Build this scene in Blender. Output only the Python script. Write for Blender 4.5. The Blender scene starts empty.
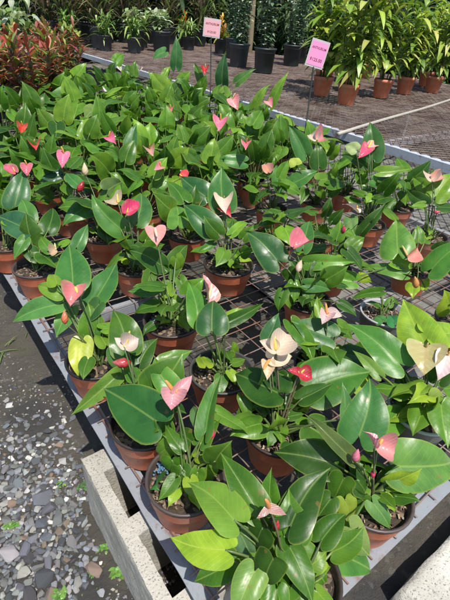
import bpy, math, random
from mathutils import Vector, Matrix, noise
R = random.Random(7)
scene = bpy.context.scene
COL = scene.collection
TZ = 0.28            # bench top above the ground
CAMH = 1.0           # camera above the bench top
# ------------------------------------------------------------ camera
F = 433.0
A = Vector((-395, -323, F)).normalized()
B = Vector((667, -235, F)); B = (B - A * A.dot(B)).normalized()
U = A.cross(B)
if U.y > 0: U = -U
CAMP = Vector((0, 0, TZ + CAMH))
cd = bpy.data.cameras.new('camera'); cam = bpy.data.objects.new('camera', cd); COL.objects.link(cam)
rx = Vector((B.x, A.x, U.x)); ry = -Vector((B.y, A.y, U.y)); rz = -Vector((B.z, A.z, U.z))
m = Matrix((rx, ry, rz)).transposed().to_4x4(); m.translation = CAMP
cam.matrix_world = m
cd.sensor_fit = 'VERTICAL'; cd.sensor_height = 36; cd.lens = F / 600 * 36
cd.clip_start = 0.02; cd.clip_end = 300
scene.camera = cam

def W(px, py, z=0.0):
    """world point at height z above the bench top, measured off the photograph (450x600)"""
    d = Vector((px - 225, py - 300, F))
    r = Vector((d.dot(B), d.dot(A), d.dot(U)))
    t = (z - CAMH) / r.z
    return Vector((r.x * t, r.y * t, z + TZ))

# ------------------------------------------------------------ helpers
def link(o, parent=None):
    COL.objects.link(o)
    if parent: o.parent = parent
    return o
def thing(name, label, cat, loc, group=None, rz=0.0):
    o = bpy.data.objects.new(name, None); o.empty_display_size = .05
    o.location = loc; o.rotation_euler = (0, 0, rz)
    tag(o, label, cat, group); return link(o)
def tag(o, label=None, cat=None, group=None, kind=None):
    if label: o['label'] = label
    if cat: o['category'] = cat
    if group: o['group'] = group
    if kind: o['kind'] = kind
    return o
class MB:
    def __init__(s): s.v = []; s.f = []; s.uv = []; s.uv2 = []; s.mi = []; s.col = []; s.cur = (1, 1, 1)
    def add(s, vs, fs, uvs=None, uv2=None, mi=0):
        n = len(s.v); s.v += [tuple(p) for p in vs]
        s.f += [tuple(i + n for i in f) for f in fs]
        s.uv += uvs if uvs else [(0, 0)] * len(vs)
        s.uv2 += uv2 if uv2 else [(0, 0)] * len(vs)
        s.col += [s.cur] * len(vs)
        s.mi += [mi] * len(fs)
    def box(s, c, size, rot=None, mi=0):
        x, y, z = [k / 2 for k in size]
        vs = [Vector((a * x, b * y, d * z)) for a in (-1, 1) for b in (-1, 1) for d in (-1, 1)]
        if rot: vs = [rot @ p for p in vs]
        vs = [p + Vector(c) for p in vs]
        s.add(vs, [(0, 1, 3, 2), (4, 6, 7, 5), (0, 4, 5, 1), (2, 3, 7, 6), (0, 2, 6, 4), (1, 5, 7, 3)], mi=mi)
    def bar(s, a, b, w, h, mi=0):
        a = Vector(a); b = Vector(b); d = b - a
        q = d.to_track_quat('X', 'Z').to_matrix()
        s.box((a + b) / 2, (d.length, w, h), q, mi)
    def tube(s, pts, rad, n=6, mi=0):
        pts = [Vector(p) for p in pts]; k = len(pts)
        rs = rad if isinstance(rad, (list, tuple)) else [rad] * k
        vs = []; fs = []; uv = []
        for i, p in enumerate(pts):
            t = (pts[min(i + 1, k - 1)] - pts[max(i - 1, 0)]).normalized()
            a = t.orthogonal() if i == 0 else (pa - t * pa.dot(t))
            a = a.normalized(); pa = a; b = t.cross(a)
            for j in range(n):
                th = 2 * math.pi * j / n
                vs.append(p + (a * math.cos(th) + b * math.sin(th)) * rs[i]); uv.append((i / max(1, k - 1), j / n))
        for i in range(k - 1):
            for j in range(n):
                fs.append((i * n + j, i * n + (j + 1) % n, (i + 1) * n + (j + 1) % n, (i + 1) * n + j))
        fs.append(tuple(range(n - 1, -1, -1))); fs.append(tuple((k - 1) * n + j for j in range(n)))
        s.add(vs, fs, uv, None, mi)
    def lathe(s, prof, n=28, c=(0, 0, 0), mi=0, wob=0.0, M=None, cap=False):
        vs = []; fs = []; uv = []; k = len(prof)
        for i, (r, z) in enumerate(prof):
            for j in range(n):
                th = 2 * math.pi * j / n
                rr = r * (1 + wob * math.sin(2 * th + 1.3))
                p = Vector((rr * math.cos(th), rr * math.sin(th), z))
                if M: p = M @ p
                vs.append(p + Vector(c)); uv.append((j / n, i / max(1, k - 1)))
        for i in range(k - 1):
            for j in range(n):
                fs.append((i * n + j, i * n + (j + 1) % n, (i + 1) * n + (j + 1) % n, (i + 1) * n + j))
        if cap:
            fs.append(tuple(range(n - 1, -1, -1))); fs.append(tuple((k - 1) * n + j for j in range(n)))
        s.add(vs, fs, uv, None, mi)
    def build(s, name, mats, parent=None, color=None, smooth=True, off=None):
        me = bpy.data.meshes.new(name)
        if off is not None: s.v = [(p[0] - off[0], p[1] - off[1], p[2] - off[2]) for p in s.v]
        me.from_pydata(s.v, [], s.f)
        idx = [0] * len(me.loops); me.loops.foreach_get('vertex_index', idx)
        l1 = me.uv_layers.new(name='uv'); l1.data.foreach_set('uv', [c for i in idx for c in s.uv[i]])
        l2 = me.uv_layers.new(name='sm'); l2.data.foreach_set('uv', [c for i in idx for c in s.uv2[i]])
        at = me.attributes.new('tint', 'FLOAT_COLOR', 'POINT')
        at.data.foreach_set('color', [c for q in s.col for c in (q[0], q[1], q[2], 1)])
        for mm in (mats if isinstance(mats, (list, tuple)) else [mats]): me.materials.append(mm)
        me.polygons.foreach_set('material_index', s.mi)
        me.polygons.foreach_set('use_smooth', [smooth] * len(me.polygons))
        me.update()
        o = bpy.data.objects.new(name, me)
        if color: o.color = (*color, 1)
        return link(o, parent)

# ------------------------------------------------------------ materials
class NT:
    def __init__(s, name):
        s.m = bpy.data.materials.new(name); s.m.use_nodes = True
        s.t = s.m.node_tree; s.b = s.t.nodes['Principled BSDF']; s.out = s.t.nodes['Material Output']
    def n(s, typ, **kw):
        nd = s.t.nodes.new('ShaderNode' + typ)
        for k, v in kw.items():
            if k.startswith('i_'):
                key = k[2:]; key = int(key) if key.isdigit() else key.replace('_', ' ')
                sock = nd.inputs[key]
                if hasattr(v, 'is_output') or isinstance(v, bpy.types.NodeSocket): s.t.links.new(v, sock)
                else: sock.default_value = v
            else: setattr(nd, k, v)
        return nd
    def math(s, op, a, b=0.0, c=0.0, clamp=False):
        nd = s.n('Math', operation=op, use_clamp=clamp, i_0=a, i_1=b)
        if op in ('SMOOTHSTEP', 'MULTIPLY_ADD', 'COMPARE'):
            if isinstance(c, bpy.types.NodeSocket): s.t.links.new(c, nd.inputs[2])
            else: nd.inputs[2].default_value = c
        return nd.outputs[0]
    def ramp(s, f, stops):
        nd = s.n('ValToRGB', i_0=f); e = nd.color_ramp.elements
        while len(e) < len(stops): e.new(.5)
        for el, (p, c) in zip(e, stops):
            el.position = p; el.color = (*c, 1) if not isinstance(c, float) else (c, c, c, 1)
        return nd.outputs[0]
    def mix(s, f, a, b, mode='MIX'):
        nd = s.n('MixRGB', blend_type=mode)
        for k, v in ((0, f), (1, a), (2, b)):
            if isinstance(v, bpy.types.NodeSocket): s.t.links.new(v, nd.inputs[k])
            else: nd.inputs[k].default_value = v if k == 0 else (*v, 1)
        return nd.outputs[0]
    def noise(s, scale, detail=4, vec=None, rough=.55):
        nd = s.n('TexNoise', i_Scale=scale, i_Detail=detail, i_Roughness=rough)
        if vec: s.t.links.new(vec, nd.inputs['Vector'])
        return nd.outputs[0]
    def obj(s): return s.n('TexCoord').outputs['Object']
    def set(s, **kw):
        for k, v in kw.items():
            sock = s.b.inputs[k.replace('_', ' ')]
            if isinstance(v, bpy.types.NodeSocket): s.t.links.new(v, sock)
            else: sock.default_value = (*v, 1) if isinstance(v, tuple) and len(v) == 3 else v
    def bump(s, h, strength=.3, dist=.01):
        nd = s.n('Bump', i_Strength=strength, i_Distance=dist, i_Height=h)
        s.t.links.new(nd.outputs[0], s.b.inputs['Normal']); return nd.outputs[0]

def trans_mix(k, col, fac, normal=None):
    tr = k.n('BsdfTranslucent'); k.t.links.new(col, tr.inputs[0])
    if normal: k.t.links.new(normal, tr.inputs['Normal'])
    mx = k.n('MixShader', i_0=fac)
    k.t.links.new(k.b.outputs[0], mx.inputs[1]); k.t.links.new(tr.outputs[0], mx.inputs[2])
    k.t.links.new(mx.outputs[0], k.out.inputs[0])

def mat_leaf():
    k = NT('anthurium_leaf')
    oi = k.n('ObjectInfo'); base = oi.outputs['Color']; rnd = oi.outputs['Random']
    sp = k.n('SeparateXYZ', i_0=k.n('UVMap', uv_map='uv').outputs[0]); u = sp.outputs[0]; v = k.math('ABSOLUTE', sp.outputs[1])
    s2 = k.n('SeparateXYZ', i_0=k.n('UVMap', uv_map='sm').outputs[0]); s = s2.outputs[0]
    co = k.obj()
    wob = k.math('MULTIPLY', k.math('SUBTRACT', k.noise(18, 2, co), .5), .10)
    q = k.math('ADD', k.math('SUBTRACT', u, k.math('MULTIPLY', v, .62)), wob)
    ph = k.math('MULTIPLY', q, k.math('ADD', 7.0, k.math('MULTIPLY', rnd, 2.5)))
    tri = k.math('ABSOLUTE', k.math('SUBTRACT', k.math('FRACT', ph), .5))           # 0 between veins, .5 on a vein
    line = k.math('SMOOTHSTEP', tri, .0, 1.0) if False else k.ramp(tri, [(.0, .0), (.43, .0), (.49, 1.0)])
    mid = k.ramp(v, [(.0, 1.0), (.012, .9), (.026, .0)])
    marg = k.ramp(s, [(.9, .0), (.96, .5), (1.0, 1.0)])
    n1 = k.noise(26, 4, co); n2 = k.noise(220, 3, co)
    lightc = k.mix(1.0, base, (1.7, 1.45, 1.3), 'MULTIPLY')
    darkc = k.mix(1.0, base, (.62, .72, .8), 'MULTIPLY')
    c = k.mix(k.ramp(n1, [(.35, 0.), (.65, 1.)]), darkc, base)
    c = k.mix(k.math('MULTIPLY', k.ramp(k.noise(9, 2, co), [(.45, 0.), (.75, 1.)]), .55), c, lightc)
    c = k.mix(k.math('MULTIPLY', line, .3), c, lightc)
    vein = k.mix(.5, lightc, (.22, .30, .08))
    c = k.mix(k.math('MULTIPLY', mid, .75), c, vein)
    c = k.mix(k.math('MULTIPLY', marg, .5), c, (.26, .32, .05))
    spk = k.ramp(n2, [(.70, 0.), (.76, 1.)])
    c = k.mix(k.math('MULTIPLY', spk, .25), c, (.30, .30, .16))                         # specks of dust and scale
    blot = k.ramp(k.noise(34, 2, co), [(.70, 0.), (.74, 1.)])
    c = k.mix(k.math('MULTIPLY', blot, .5), c, (.20, .13, .04))                          # a few dry blotches
    gm = k.n('NewGeometry').outputs['Backfacing']
    under = k.mix(.5, c, (.10, .17, .07))
    c2 = k.mix(gm, c, under)
    h = k.math('SUBTRACT', k.math('MULTIPLY', k.math('MULTIPLY', tri, tri), -.55), k.math('MULTIPLY', mid, .5))
    h = k.math('ADD', h, k.math('MULTIPLY', k.noise(45, 3, co), .9))
    nm = k.bump(h, .22, .0022)
    rg = k.math('ADD', k.ramp(k.noise(14, 4, co), [(.3, .24), (.7, .46)]), k.math('MULTIPLY', spk, .25))
    rg = k.math('ADD', rg, k.math('MULTIPLY', gm, .2))
    k.set(Base_Color=c2, Roughness=rg, Specular_IOR_Level=.27)
    tc = k.mix(1.0, c, (1.5, 1.7, .55), 'MULTIPLY')
    trans_mix(k, tc, .24, nm); return k.m
def mat_petiole():
    k = NT('petiole'); oi = k.n('ObjectInfo').outputs['Color']
    k.set(Base_Color=k.mix(k.noise(40, 3, k.obj()), oi, k.mix(1., oi, (.6, .65, .6), 'MULTIPLY')), Roughness=.45); return k.m
def mat_spathe():
    k = NT('spathe'); oi = k.n('ObjectInfo'); base = oi.outputs['Color']; rnd = oi.outputs['Random']
    sp = k.n('SeparateXYZ', i_0=k.n('UVMap', uv_map='uv').outputs[0]); u = sp.outputs[0]; v = k.math('ABSOLUTE', sp.outputs[1])
    s = k.n('SeparateXYZ', i_0=k.n('UVMap', uv_map='sm').outputs[0]).outputs[0]; co = k.obj()
    pale = k.mix(.22, base, (.72, .62, .50)); deep = k.mix(1., base, (1.0, .62, .62), 'MULTIPLY')
    nn = k.noise(30, 3, co)
    c = k.mix(k.ramp(nn, [(.48, 0.), (.72, 1.)]), base, pale)
    q = k.math('SUBTRACT', u, k.math('MULTIPLY', v, .9))
    tri = k.math('ABSOLUTE', k.math('SUBTRACT', k.math('FRACT', k.math('MULTIPLY', q, 5.)), .5))
    line = k.ramp(tri, [(.40, 0.), (.5, 1.)])
    c = k.mix(k.math('MULTIPLY', line, .38), c, deep)
    mid = k.ramp(v, [(.0, 1.), (.05, 0.)]); c = k.mix(k.math('MULTIPLY', mid, .4), c, deep)
    edge = k.math('MULTIPLY', k.ramp(s, [(.7, 0.), (1., 1.)]), k.ramp(k.noise(16, 2, co), [(.5, 0.), (.65, .8)]))
    c = k.mix(edge, c, (.38, .42, .18))
    h = k.math('ADD', k.math('MULTIPLY', tri, -.8), k.noise(55, 3, co)); nm = k.bump(h, .4, .003)
    k.set(Base_Color=c, Roughness=.30, Specular_IOR_Level=.5); trans_mix(k, c, .25, nm); return k.m
def mat_col(name, rough=.5, var=.35, scale=60, bump=0., bs=150):
    k = NT(name); oi = k.n('ObjectInfo').outputs['Color']; co = k.obj()
    k.set(Base_Color=k.mix(k.math('MULTIPLY', k.noise(scale, 4, co), var * 2), oi, k.mix(1., oi, (.45, .42, .4), 'MULTIPLY')), Roughness=rough)
    if bump: k.bump(k.noise(bs, 4, co), bump, .004)
    return k.m
def mat_terracotta():
    k = NT('terracotta_plastic'); co = k.obj(); z = k.n('SeparateXYZ', i_0=co).outputs[2]
    c = k.mix(k.ramp(k.noise(22, 5, co), [(.3, 0.), (.7, 1.)]), (.48, .118, .052), (.60, .19, .095))
    c = k.mix(k.ramp(k.noise(9, 5, co, .7), [(.47, 0.), (.68, .6)]), c, (.36, .26, .20))
    c = k.mix(k.ramp(k.noise(90, 3, co), [(.66, 0.), (.72, .5)]), c, (.10, .07, .05))
    k.set(Base_Color=c, Roughness=k.ramp(k.noise(16, 3, co), [(.3, .42), (.7, .68)])); k.bump(k.noise(120, 3, co), .12, .003); return k.m
def mat_soil(name='potting_soil'):
    k = NT(name); co = k.obj(); rnd = k.n('ObjectInfo').outputs['Random']
    vo = k.n('TexVoronoi', i_Scale=95); k.t.links.new(co, vo.inputs['Vector'])
    c = k.mix(k.noise(40, 5, co), (.010, .008, .006), (.075, .05, .033))
    pick = k.ramp(vo.outputs['Color'], [(.62, 0.), (.66, 1.)])
    c = k.mix(k.math('MULTIPLY', pick, .7), c, (.24, .17, .11))
    k.set(Base_Color=c, Roughness=.9); k.bump(k.math('ADD', k.math('MULTIPLY', vo.outputs['Distance'], -1.), k.noise(80, 4, co)), .8, .008); return k.m
def mat_tint(name, rough=.5, tr=.2, var=.4, scale=25):
    k = NT(name); a = k.n('Attribute', attribute_name='tint').outputs['Color']; co = k.obj()
    s = k.n('SeparateXYZ', i_0=k.n('UVMap', uv_map='uv').outputs[0]); v = k.math('ABSOLUTE', s.outputs[1])
    c = k.mix(k.math('MULTIPLY', k.noise(scale, 3, co), var), a, k.mix(1., a, (.5, .55, .5), 'MULTIPLY'))
    c = k.mix(k.math('MULTIPLY', k.ramp(v, [(.0, 1.), (.14, 0.)]), .4), c, k.mix(1., a, (1.5, 1.4, 1.3), 'MULTIPLY'))
    k.set(Base_Color=c, Roughness=rough)
    if tr: trans_mix(k, k.mix(1., c, (1.3, 1.4, .8), 'MULTIPLY'), tr)
    return k.m
def mat_galv(name='painted_steel_rail', ca=(.18, .195, .22), cb=(.30, .32, .345)):
    k = NT(name); co = k.obj()
    c = k.mix(k.noise(7, 5, co, .7), ca, cb)
    rust = k.ramp(k.noise(4.5, 8, co, .72), [(.55, 0.), (.64, 1.)])
    c = k.mix(k.math('MULTIPLY', rust, .85), c, k.mix(k.noise(60, 3, co), (.10, .035, .018), (.24, .10, .055)))
    c = k.mix(k.ramp(k.noise(45, 4, co), [(.6, 0.), (.72, .5)]), c, (.14, .13, .13))
    k.set(Base_Color=c, Roughness=.55, Metallic=.15); k.bump(k.noise(50, 4, co), .2, .003); return k.m
def mat_rustwire(name, a, b, met=.3):
    k = NT(name); co = k.obj()
    c = k.mix(k.ramp(k.noise(5, 6, co, .7), [(.38, 0.), (.62, 1.)]), a, b)
    k.set(Base_Color=c, Roughness=.6, Metallic=met); k.bump(k.noise(200, 3, co), .3, .002); return k.m
def mat_concrete(name, a, b, bs=.8, sc=1.):
    k = NT(name); co = k.obj()
    c = k.mix(k.noise(14 * sc, 7, co, .7), a, b)
    pit = k.ramp(k.noise(230 * sc, 4, co, .6), [(.28, 1.), (.40, 0.)])
    c = k.mix(k.math('MULTIPLY', pit, .18), c, (.12, .115, .10))
    c = k.mix(k.ramp(k.noise(3 * sc, 4, co), [(.55, 0.), (.75, .5)]), c, (.17, .16, .12))
    k.set(Base_Color=c, Roughness=.92)
    k.bump(k.math('SUBTRACT', k.noise(75 * sc, 6, co, .7), pit), bs, .007); return k.m
def mat_ground():
    k = NT('dark_soil'); co = k.obj()
    c = k.mix(k.noise(5, 8, co, .7), (.035, .030, .024), (.150, .132, .106))
    mat_ = k.ramp(k.noise(2.3, 4, co), [(.48, 0.), (.56, 1.)])
    c = k.mix(k.math('MULTIPLY', mat_, .75), c, k.mix(k.noise(60, 4, co), (.030, .030, .032), (.055, .053, .052)))
    moss = k.ramp(k.noise(3.4, 6, co, .7), [(.54, 0.), (.68, .55)])
    c = k.mix(moss, c, (.06, .075, .022))
    gr = k.n('TexVoronoi', i_Scale=75.); k.t.links.new(co, gr.inputs['Vector'])
    pk = k.ramp(gr.outputs['Color'], [(.80, 0.), (.84, 1.)])
    c = k.mix(k.math('MULTIPLY', pk, k.ramp(k.noise(4, 4, co), [(.45, 0.), (.62, .5)])), c, (.22, .21, .19))
    k.set(Base_Color=c, Roughness=.85)
    k.bump(k.math('ADD', k.math('MULTIPLY', pk, .12), k.noise(26, 9, co, .75)), .9, .03); return k.m
def mat_pavers():
    k = NT('concrete_pavers'); co = k.obj()
    wv = k.n('VectorMath', operation='ADD'); k.t.links.new(co, wv.inputs[0])
    nz = k.n('TexNoise', i_Scale=6., i_Detail=3.); k.t.links.new(co, nz.inputs['Vector'])
    sc = k.n('VectorMath', operation='SCALE', i_Scale=.02); k.t.links.new(nz.outputs['Color'], sc.inputs[0]); k.t.links.new(sc.outputs[0], wv.inputs[1])
    br = k.n('TexBrick', i_Scale=1., i_Mortar_Size=.012, i_Brick_Width=.24, i_Row_Height=.16, i_Mortar_Smooth=.3)
    br.inputs['Color1'].default_value = (.13, .127, .12, 1); br.inputs['Color2'].default_value = (.21, .205, .19, 1); br.inputs['Mortar'].default_value = (.03, .027, .02, 1)
    k.t.links.new(wv.outputs[0], br.inputs['Vector'])
    c = k.mix(k.ramp(k.noise(8, 7, co, .7), [(.35, 0.), (.7, .6)]), br.outputs['Color'], (.10, .09, .075))
    c = k.mix(k.ramp(k.noise(1.6, 4, co), [(.55, 0.), (.7, .5)]), c, (.06, .07, .035))
    k.set(Base_Color=c, Roughness=.88)
    k.bump(k.math('SUBTRACT', k.noise(60, 5, co), k.math('MULTIPLY', br.outputs['Fac'], 2.)), .6, .008); return k.m
M = dict(
    leaf=mat_leaf(), pet=mat_petiole(), spathe=mat_spathe(), spadix=mat_col('spadix', .55, .08, 300, .35, 700), terra=mat_terracotta(),
    rim=mat_col('pot_plastic', .45, .3, 30), soil=mat_soil(), chip=mat_tint('bark_chips', .85, 0, .5, 90), pellet=mat_col('pellet', .5, .2),
    fol=mat_tint('foliage', .42, .25), bark=mat_tint('stem_bark', .8, 0, .6), galv=mat_galv(), rail2=mat_galv('pale_steel_rail', (.36, .40, .46), (.52, .55, .60)),
    wire=mat_rustwire('weathered_wire', (.22, .20, .185), (.22, .095, .055)),
    exp=mat_rustwire('expanded_metal', (.080, .045, .033), (.22, .17, .145), .45),
    block=mat_concrete('concrete_block', (.35, .33, .285), (.52, .495, .43)), slab=mat_concrete('rough_concrete', (.40, .385, .34), (.62, .60, .54), .8, .7),
    ground=mat_ground(), paver=mat_pavers(), stone=mat_col('stone', .8, .45, 35, .5, 90), gravel=mat_tint('gravel', .85, 0, .5, 120),
    pipe=mat_col('plastic_pipe', .5, .3, 12), card=mat_col('laminated_card', .25, .04, 8), ink=mat_col('ink', .5, .1), wood=mat_tint('weathered_wood', .85, 0, .8, 12))

# ------------------------------------------------------------ leaf shapes
OUT = [(0, 0), (-.055, .022), (-.15, .065), (-.235, .13), (-.265, .215), (-.235, .32), (-.14, .415), (-.02, .475), (.11, .495), (.25, .485), (.39, .447), (.53, .375), (.67, .27), (.79, .162), (.89, .074), (.955, .024), (1, 0)]
MID = [0, 0, 0, .003, .008, .015, .04, .09, .17, .28, .41, .55, .69, .81, .905, .963, 1]
def catmull(P, t):
    n = len(P) - 1; x = min(t * n, n - 1e-6); i = int(x); f = x - i
    g = lambda k: P[max(0, min(n, k))]
    p0, p1, p2, p3 = g(i - 1), g(i), g(i + 1), g(i + 2)
    if not isinstance(p1, tuple): p0, p1, p2, p3 = (p0,), (p1,), (p2,), (p3,)
    r = tuple(.5 * (2 * b + (c - a) * f + (2 * a - 5 * b + 4 * c - d) * f * f + (3 * b - a - 3 * c + d) * f ** 3) for a, b, c, d in zip(p0, p1, p2, p3))
    return r if len(r) > 1 else r[0]
_rows = {}
def rows(N):
    if N not in _rows: _rows[N] = [(max(0., catmull(MID, i / N)), catmull(OUT, i / N)) for i in range(N + 1)]
    return _rows[N]
def leafmesh(mb, a, tip, hint, wr=.8, fold=.18, arch=.12, wave=.02, cup=0., N=20, S=4, rnd=None, lobe=1.0, twist=0., curl=0.):
    """heart-shaped blade from its petiole joint a to its tip; hint = the way its face looks"""
    rnd = rnd or R
    a = Vector(a); tip = Vector(tip); X = tip - a; L = X.length; X.normalize()
    n = Vector(hint) - X * Vector(hint).dot(X)
    if n.length < 1e-3: n = X.orthogonal()
    n.normalize(); Y = n.cross(X)
    p1, p2, p3 = rnd.uniform(0, 6.28), rnd.uniform(0, 6.28), rnd.uniform(-.06, .06)
    wl = rnd.uniform(.92, 1.06); asym = rnd.uniform(-.05, .05)
    vs = []; uv = []; u2 = []; fs = []
    for i, (mu, (ou, ov)) in enumerate(rows(N)):
        if ou < 0: ou *= lobe
        for j in range(-S, S + 1):
            s = abs(j) / S; sg = 1 if j > 0 else -1
            u = mu + (ou - mu) * s; v = ov * s * sg
            vv = v * wr * (wl + asym * sg) 
            z = fold * abs(vv) + cup * vv * vv * 2.0
            z += arch * (u - u * u if u > 0 else u * .9) 
            ph = p1 if j > 0 else p2
            z += wave * s * s * math.sin(9.0 * u + ph) + wave * .5 * s * math.sin(17 * u + ph * 2)
            z -= curl * max(0, u - .6) ** 2 * 2
            yy = vv + p3 * math.sin(math.pi * max(0, u)) * 1.0
            th = twist * u
            y2 = yy * math.cos(th) - z * math.sin(th); z2 = yy * math.sin(th) + z * math.cos(th)
            vs.append(a + (X * u + Y * y2 + n * z2) * L); uv.append((u, v)); u2.append((s, 0))
    K = 2 * S + 1
    for i in range(N):
        for j in range(K - 1):
            fs.append((i * K + j, (i + 1) * K + j, (i + 1) * K + j + 1, i * K + j + 1))
    mb.add(vs, fs, uv, u2)
def bez(p0, p1, p2, n):
    return [p0 * (1 - t) ** 2 + p1 * 2 * t * (1 - t) + p2 * t * t for t in [i / n for i in range(n + 1)]]

DARK = (.031, .090, .012); DEEP = (.053, .136, .014); MIDG = (.080, .185, .018); LIGHT = (.135, .255, .024); LIME = (.24, .36, .028); YEL = (.50, .46, .05); PALE = (.13, .24, .07); OLIVE = (.07, .105, .03)
def jit(c, a=.18, r=None):
    r = r or R; k = r.uniform(1 - a, 1 + a); return tuple(min(.8, max(.003, q * k * r.uniform(.94, 1.06))) for q in c)
GROW = .115
class Plant:
    def __init__(s, x, y, label, rimc=(.035, .025, .022), chips=0, rs=1.12, clear=False, name='potted_anthurium'):
        s.b = Vector((x, y, TZ + .006)); s.r = random.Random(int(x * 1000) * 7919 + int(y * 1000))
        s.e = thing(name, label, 'potted plant', s.b, 'potted anthuriums on the wire bench', 0); s.rs = rs
        s.pot(rimc, clear); s.soil(chips); s.nl = 0
    def L(s, p): return Vector(p) - s.b
    def pot(s, rimc, clear):
        k = s.rs; r = s.r
        mb = MB(); R0, R1, H = .060 * k, .078 * k, .113
        # outside wall with a stepped band, then the inside wall down to the soil
        mb.lathe([(.0005, .004), (R0 - .004, .004), (R0 - .001, 0), (R0, .003), (R0 + .011 * k, .066), (R0 + .0125 * k, .0675), (R0 + .0134 * k, .070), (R1 - .001, H - .004), (R1 + .0005, H - .001)], 36, wob=r.uniform(0, .015))
        o = mb.build('pot', M['rim'] if clear else M['terra'], s.e, (.15, .165, .15) if clear else None)
        o.rotation_euler = (0, 0, r.uniform(0, 6)); o.location = (0, 0, 0)
        mb = MB(); mb.lathe([(R1 - .001, H - .0035), (R1 + .0035, H - .004), (R1 + .004, H + .002), (R1 + .002, H + .004), (R1 - .002, H + .0035), (R1 - .004, H), (R1 - .011 * k, .055)], 36)
        mb.build('rim', M['rim'], o, jit(rimc, .15, r))
    def soil(s, chips):
        r = s.r; mb = MB(); n = 26; rr = .072 * s.rs; vs = [Vector((0, 0, .096))]; fs = []
        for i in range(1, 7):
            for j in range(n):
                th = 2 * math.pi * j / n; q = rr * i / 6; p = Vector((q * math.cos(th), q * math.sin(th), 0))
                p.z = .096 + .010 * noise.noise((p + s.b) * 40) - .004 * (i / 6) ** 2; vs.append(p)
        for j in range(n): fs.append((0, 1 + j, 1 + (j + 1) % n))
        for i in range(5):
            for j in range(n):
                a = 1 + i * n; fs.append((a + j, a + n + j, a + n + (j + 1) % n, a + (j + 1) % n))
        mb.add(vs, fs); so = mb.build('soil', M['soil'], s.e)
        if chips:
            mb = MB()
            for i in range(int(chips * .8)):
                th = r.uniform(0, 6.28); q = rr * .93 * math.sqrt(r.random()); c = r.choice([(.16, .11, .07), (.09, .06, .04), (.30, .24, .18), (.06, .04, .03), (.13, .10, .075), (.24, .215, .185)])
                mb.cur = jit(c, .25, r)
                rot = Matrix.Rotation(r.uniform(0, 6.28), 3, 'Z') @ Matrix.Rotation(r.gauss(0, .35), 3, 'X') @ Matrix.Rotation(r.gauss(0, .3), 3, 'Y')
                mb.box((q * math.cos(th), q * math.sin(th), .102 + r.uniform(-.003, .005)), (r.uniform(.003, .011), r.uniform(.002, .0055), r.uniform(.0012, .003)), rot)
            tag(mb.build('bark_chips', M['chip'], so, smooth=False), kind='stuff')
    def pellets(s, px, py, col=(.08, .17, .26), n=55):
        c = W(px, py, .105) - s.b; mb = MB()
        for i in range(n):
            p = Vector((c.x + s.r.gauss(0, .011), c.y + s.r.gauss(0, .009), .107 + s.r.uniform(-.004, .004)))
            mb.lathe([(.0003, -.0030), (.0023, -.0017), (.0031, 0), (.0023, .0017), (.0003, .0030)], 7, p)
        tag(mb.build('fertilizer_pellets', M['pellet'], s.e, col), kind='stuff')
    def petiole(s, a, parent, col, r0=.0028, sag=0.0, name='petiole'):
        r = s.r; st = Vector((r.uniform(-.016, .016), r.uniform(-.016, .016), .088)); a = Vector(a)
        mid = st.lerp(a, .5) + Vector((0, 0, .25 * (Vector((a.x - st.x, a.y - st.y, 0)).length) + sag)) + Vector((r.uniform(-.008, .008), r.uniform(-.008, .008), 0))
        mb = MB(); pts = bez(st, mid, a, 9); mb.tube(pts, [r0 * (1.25 - .45 * i / 9) for i in range(10)], 6)
        return mb.build(name, M['pet'], parent, col)
    def blade(s, a, tip, hint, wr=.8, col=MIDG, **kw):
        """a, tip in world"""
        mb = MB(); kw.setdefault('rnd', s.r)
        kw['fold'] = kw.get('fold', s.r.uniform(.05, .22)) + s.r.uniform(.22, .40); kw.setdefault('cup', -s.r.uniform(.42, .78)); kw['arch'] = kw.get('arch', s.r.uniform(.05, .22)) + s.r.uniform(.03, .12); kw.setdefault('wave', s.r.uniform(.010, .028)); kw.setdefault('curl', s.r.choice([0, 0, .2, .5])); kw.setdefault('twist', s.r.uniform(-.25, .25))
        kw.setdefault('lobe', .74); leafmesh(mb, s.L(a), s.L(tip), hint, wr, **kw)
        o = mb.build('leaf', M['leaf'], s.e, jit(col, .12, s.r)); s.nl += 1
        pc = s.r.choice([(.10, .17, .04), (.15, .22, .05), (.09, .12, .04)])
        s.petiole(s.L(a), o, jit(pc, .2, s.r)); return o
    def fit(s, ap, tp, az, tz, lo=.07):
        """keep joint and tip on the heights measured, moved only so far that the leaf stays near its pot and of a natural size"""
        def ca(z):
            p = W(*ap, z) - s.b; return max(0, Vector((p.x, p.y)).length - .15) * 3 + abs(z - az)
        zs = [az + (i - 24) * .01 for i in range(49) if .1 < az + (i - 24) * .01 < .58]
        z = min(zs, key=ca); a = W(*ap, z); L0 = (W(*tp, z + tz - az) - a).length; Lt = min(max(L0, lo), .165)
        t = min((W(*tp, z + (tz - az) + (i - 30) * .008) for i in range(61)), key=lambda q: abs((q - a).length - Lt) * 3 + abs(q.z - a.z - (tz - az)))
        return a, t
    def lf(s, ap, tp, az, tz, wr=.8, col=MIDG, hint=None, **kw):
        """a leaf measured off the photograph: joint and tip in photo pixels, with their heights above the bench"""
        a, t = s.fit(ap, tp, az, tz)
        if hint is None: hint = (CAMP - a).normalized() + Vector((s.r.uniform(-.55, .35), s.r.uniform(-.3, .3), s.r.uniform(.1, .8)))
        return s.blade(a, t, hint, wr * .87, col, **kw)
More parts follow.
